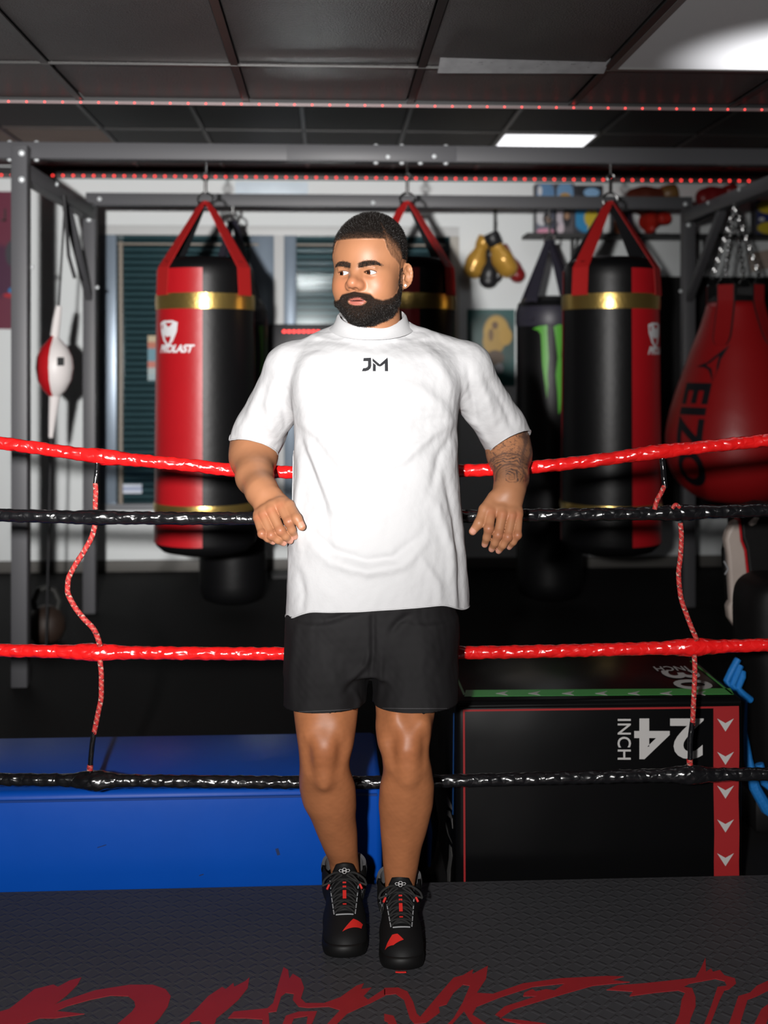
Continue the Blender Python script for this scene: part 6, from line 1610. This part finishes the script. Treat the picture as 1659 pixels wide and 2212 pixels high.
MB().tube([onY(1564, 1212, YP) - o, onY(1573, 1229, YP) - o, onY(1566, 1241, YP) - o], .003, 6).build('stitched_mark', M_refl, shd)
ext('white_handle', [(1619, 1132), (1634, 1119), (1642, 1119), (1634, 1133), (1623, 1137)], YP - .01, .03, M_wpad, shd, o, .004)
MB().box((-.05, .02, 0), (.35, .14, onY(1640, 1690, YP).z + .02)).build('stand_block', M_bpad, shd)
# black heavy pad standing in front of it
Yq = 3.75; o = onY(1650, 1400, Yq); o.z = 0
kp = empty('kick_pad', o, 'bulky black padded bag with bright blue cord standing behind the ropes at the right edge', 'pad')
def outline_lathe(name, tab, Y, dep, m):
    f = Field((-.3, -.25, -.02), (.40, .25, 1.2), .010); f.loft([(onY(0, py, Y).z, onY(xl, py, Y).x - o.x, onY(xr, py, Y).x - o.x, -dep, dep) for py, xl, xr in tab], p=3.0); V, Q = f.mesh(2); return link(name, np_mesh(name, V, Q), m, kp)
outline_lathe('padded_body', [(1262, 1640, 1720), (1272, 1615, 1740), (1290, 1600, 1750), (1320, 1595, 1755), (1400, 1596, 1757), (1480, 1606, 1757), (1560, 1612, 1757), (1700, 1618, 1757), (1800, 1622, 1757)], Yq, .14, M_bpad)
MB().box((-.08, -.13, 0), (.22, .13, .12), bev=.02).build('base', M_bpad, kp)
M_bcord = mat('cord_blue', (.008, .17, .52), .6, bump=(160, .6, .003))
for k in range(3):
    dx = k * 12
    MB().tube([onY(1594 + dx * .4, 1424 + k * 14, Yq - .15) - o, onY(1580 + dx, 1450 + k * 6, Yq - .16) - o, onY(1570 + dx, 1470 + k * 8, Yq - .165) - o, onY(1578 + dx * 1.2, 1490 + k * 5, Yq - .16) - o, onY(1600 + dx * .9, 1506 + k * 3, Yq - .15) - o], .011, 10).build('blue_cord', M_bcord, kp)
MB().tube([onY(1612, 1515, Yq - .155) - o, onY(1610, 1580, Yq - .16) - o, onY(1616, 1640, Yq - .165) - o, onY(1630, 1700, Yq - .17) - o, onY(1655, 1745, Yq - .165) - o, onY(1700, 1775, Yq - .15) - o], [.004, .006, .014, .018, .02, .02], 10).build('blue_cord', M_bcord, kp)
MB().tube([onY(1640, 1650, Yq - .16) - o, onY(1652, 1690, Yq - .165) - o, onY(1690, 1720, Yq - .16) - o], .014, 10).build('blue_cord', M_bcord, kp)
# kettlebell on the gym floor behind the left upright
p = onZ(100, 1385, 0); kb = empty('kettlebell', (p.x, p.y, 0), 'dim orange and grey kettlebell standing behind the left rack post', 'kettlebell')
MB().lathe((0, 0, 0), [(.06, 0), (.085, .02), (.105, .07), (.10, .13), (.07, .175), (.03, .195), (.0, .197)], 28).build('bell', mat('kettle_body', (.026, .014, .009), .6, vary=.5, vscale=9), kb, 60)
MB().tube([(-.055, 0, .15), (-.07, 0, .22), (-.045, 0, .28), (0, 0, .295), (.045, 0, .28), (.07, 0, .22), (.055, 0, .15)], .016, 10).build('handle', mat('kettle_handle', (.025, .025, .023), .45), kb)
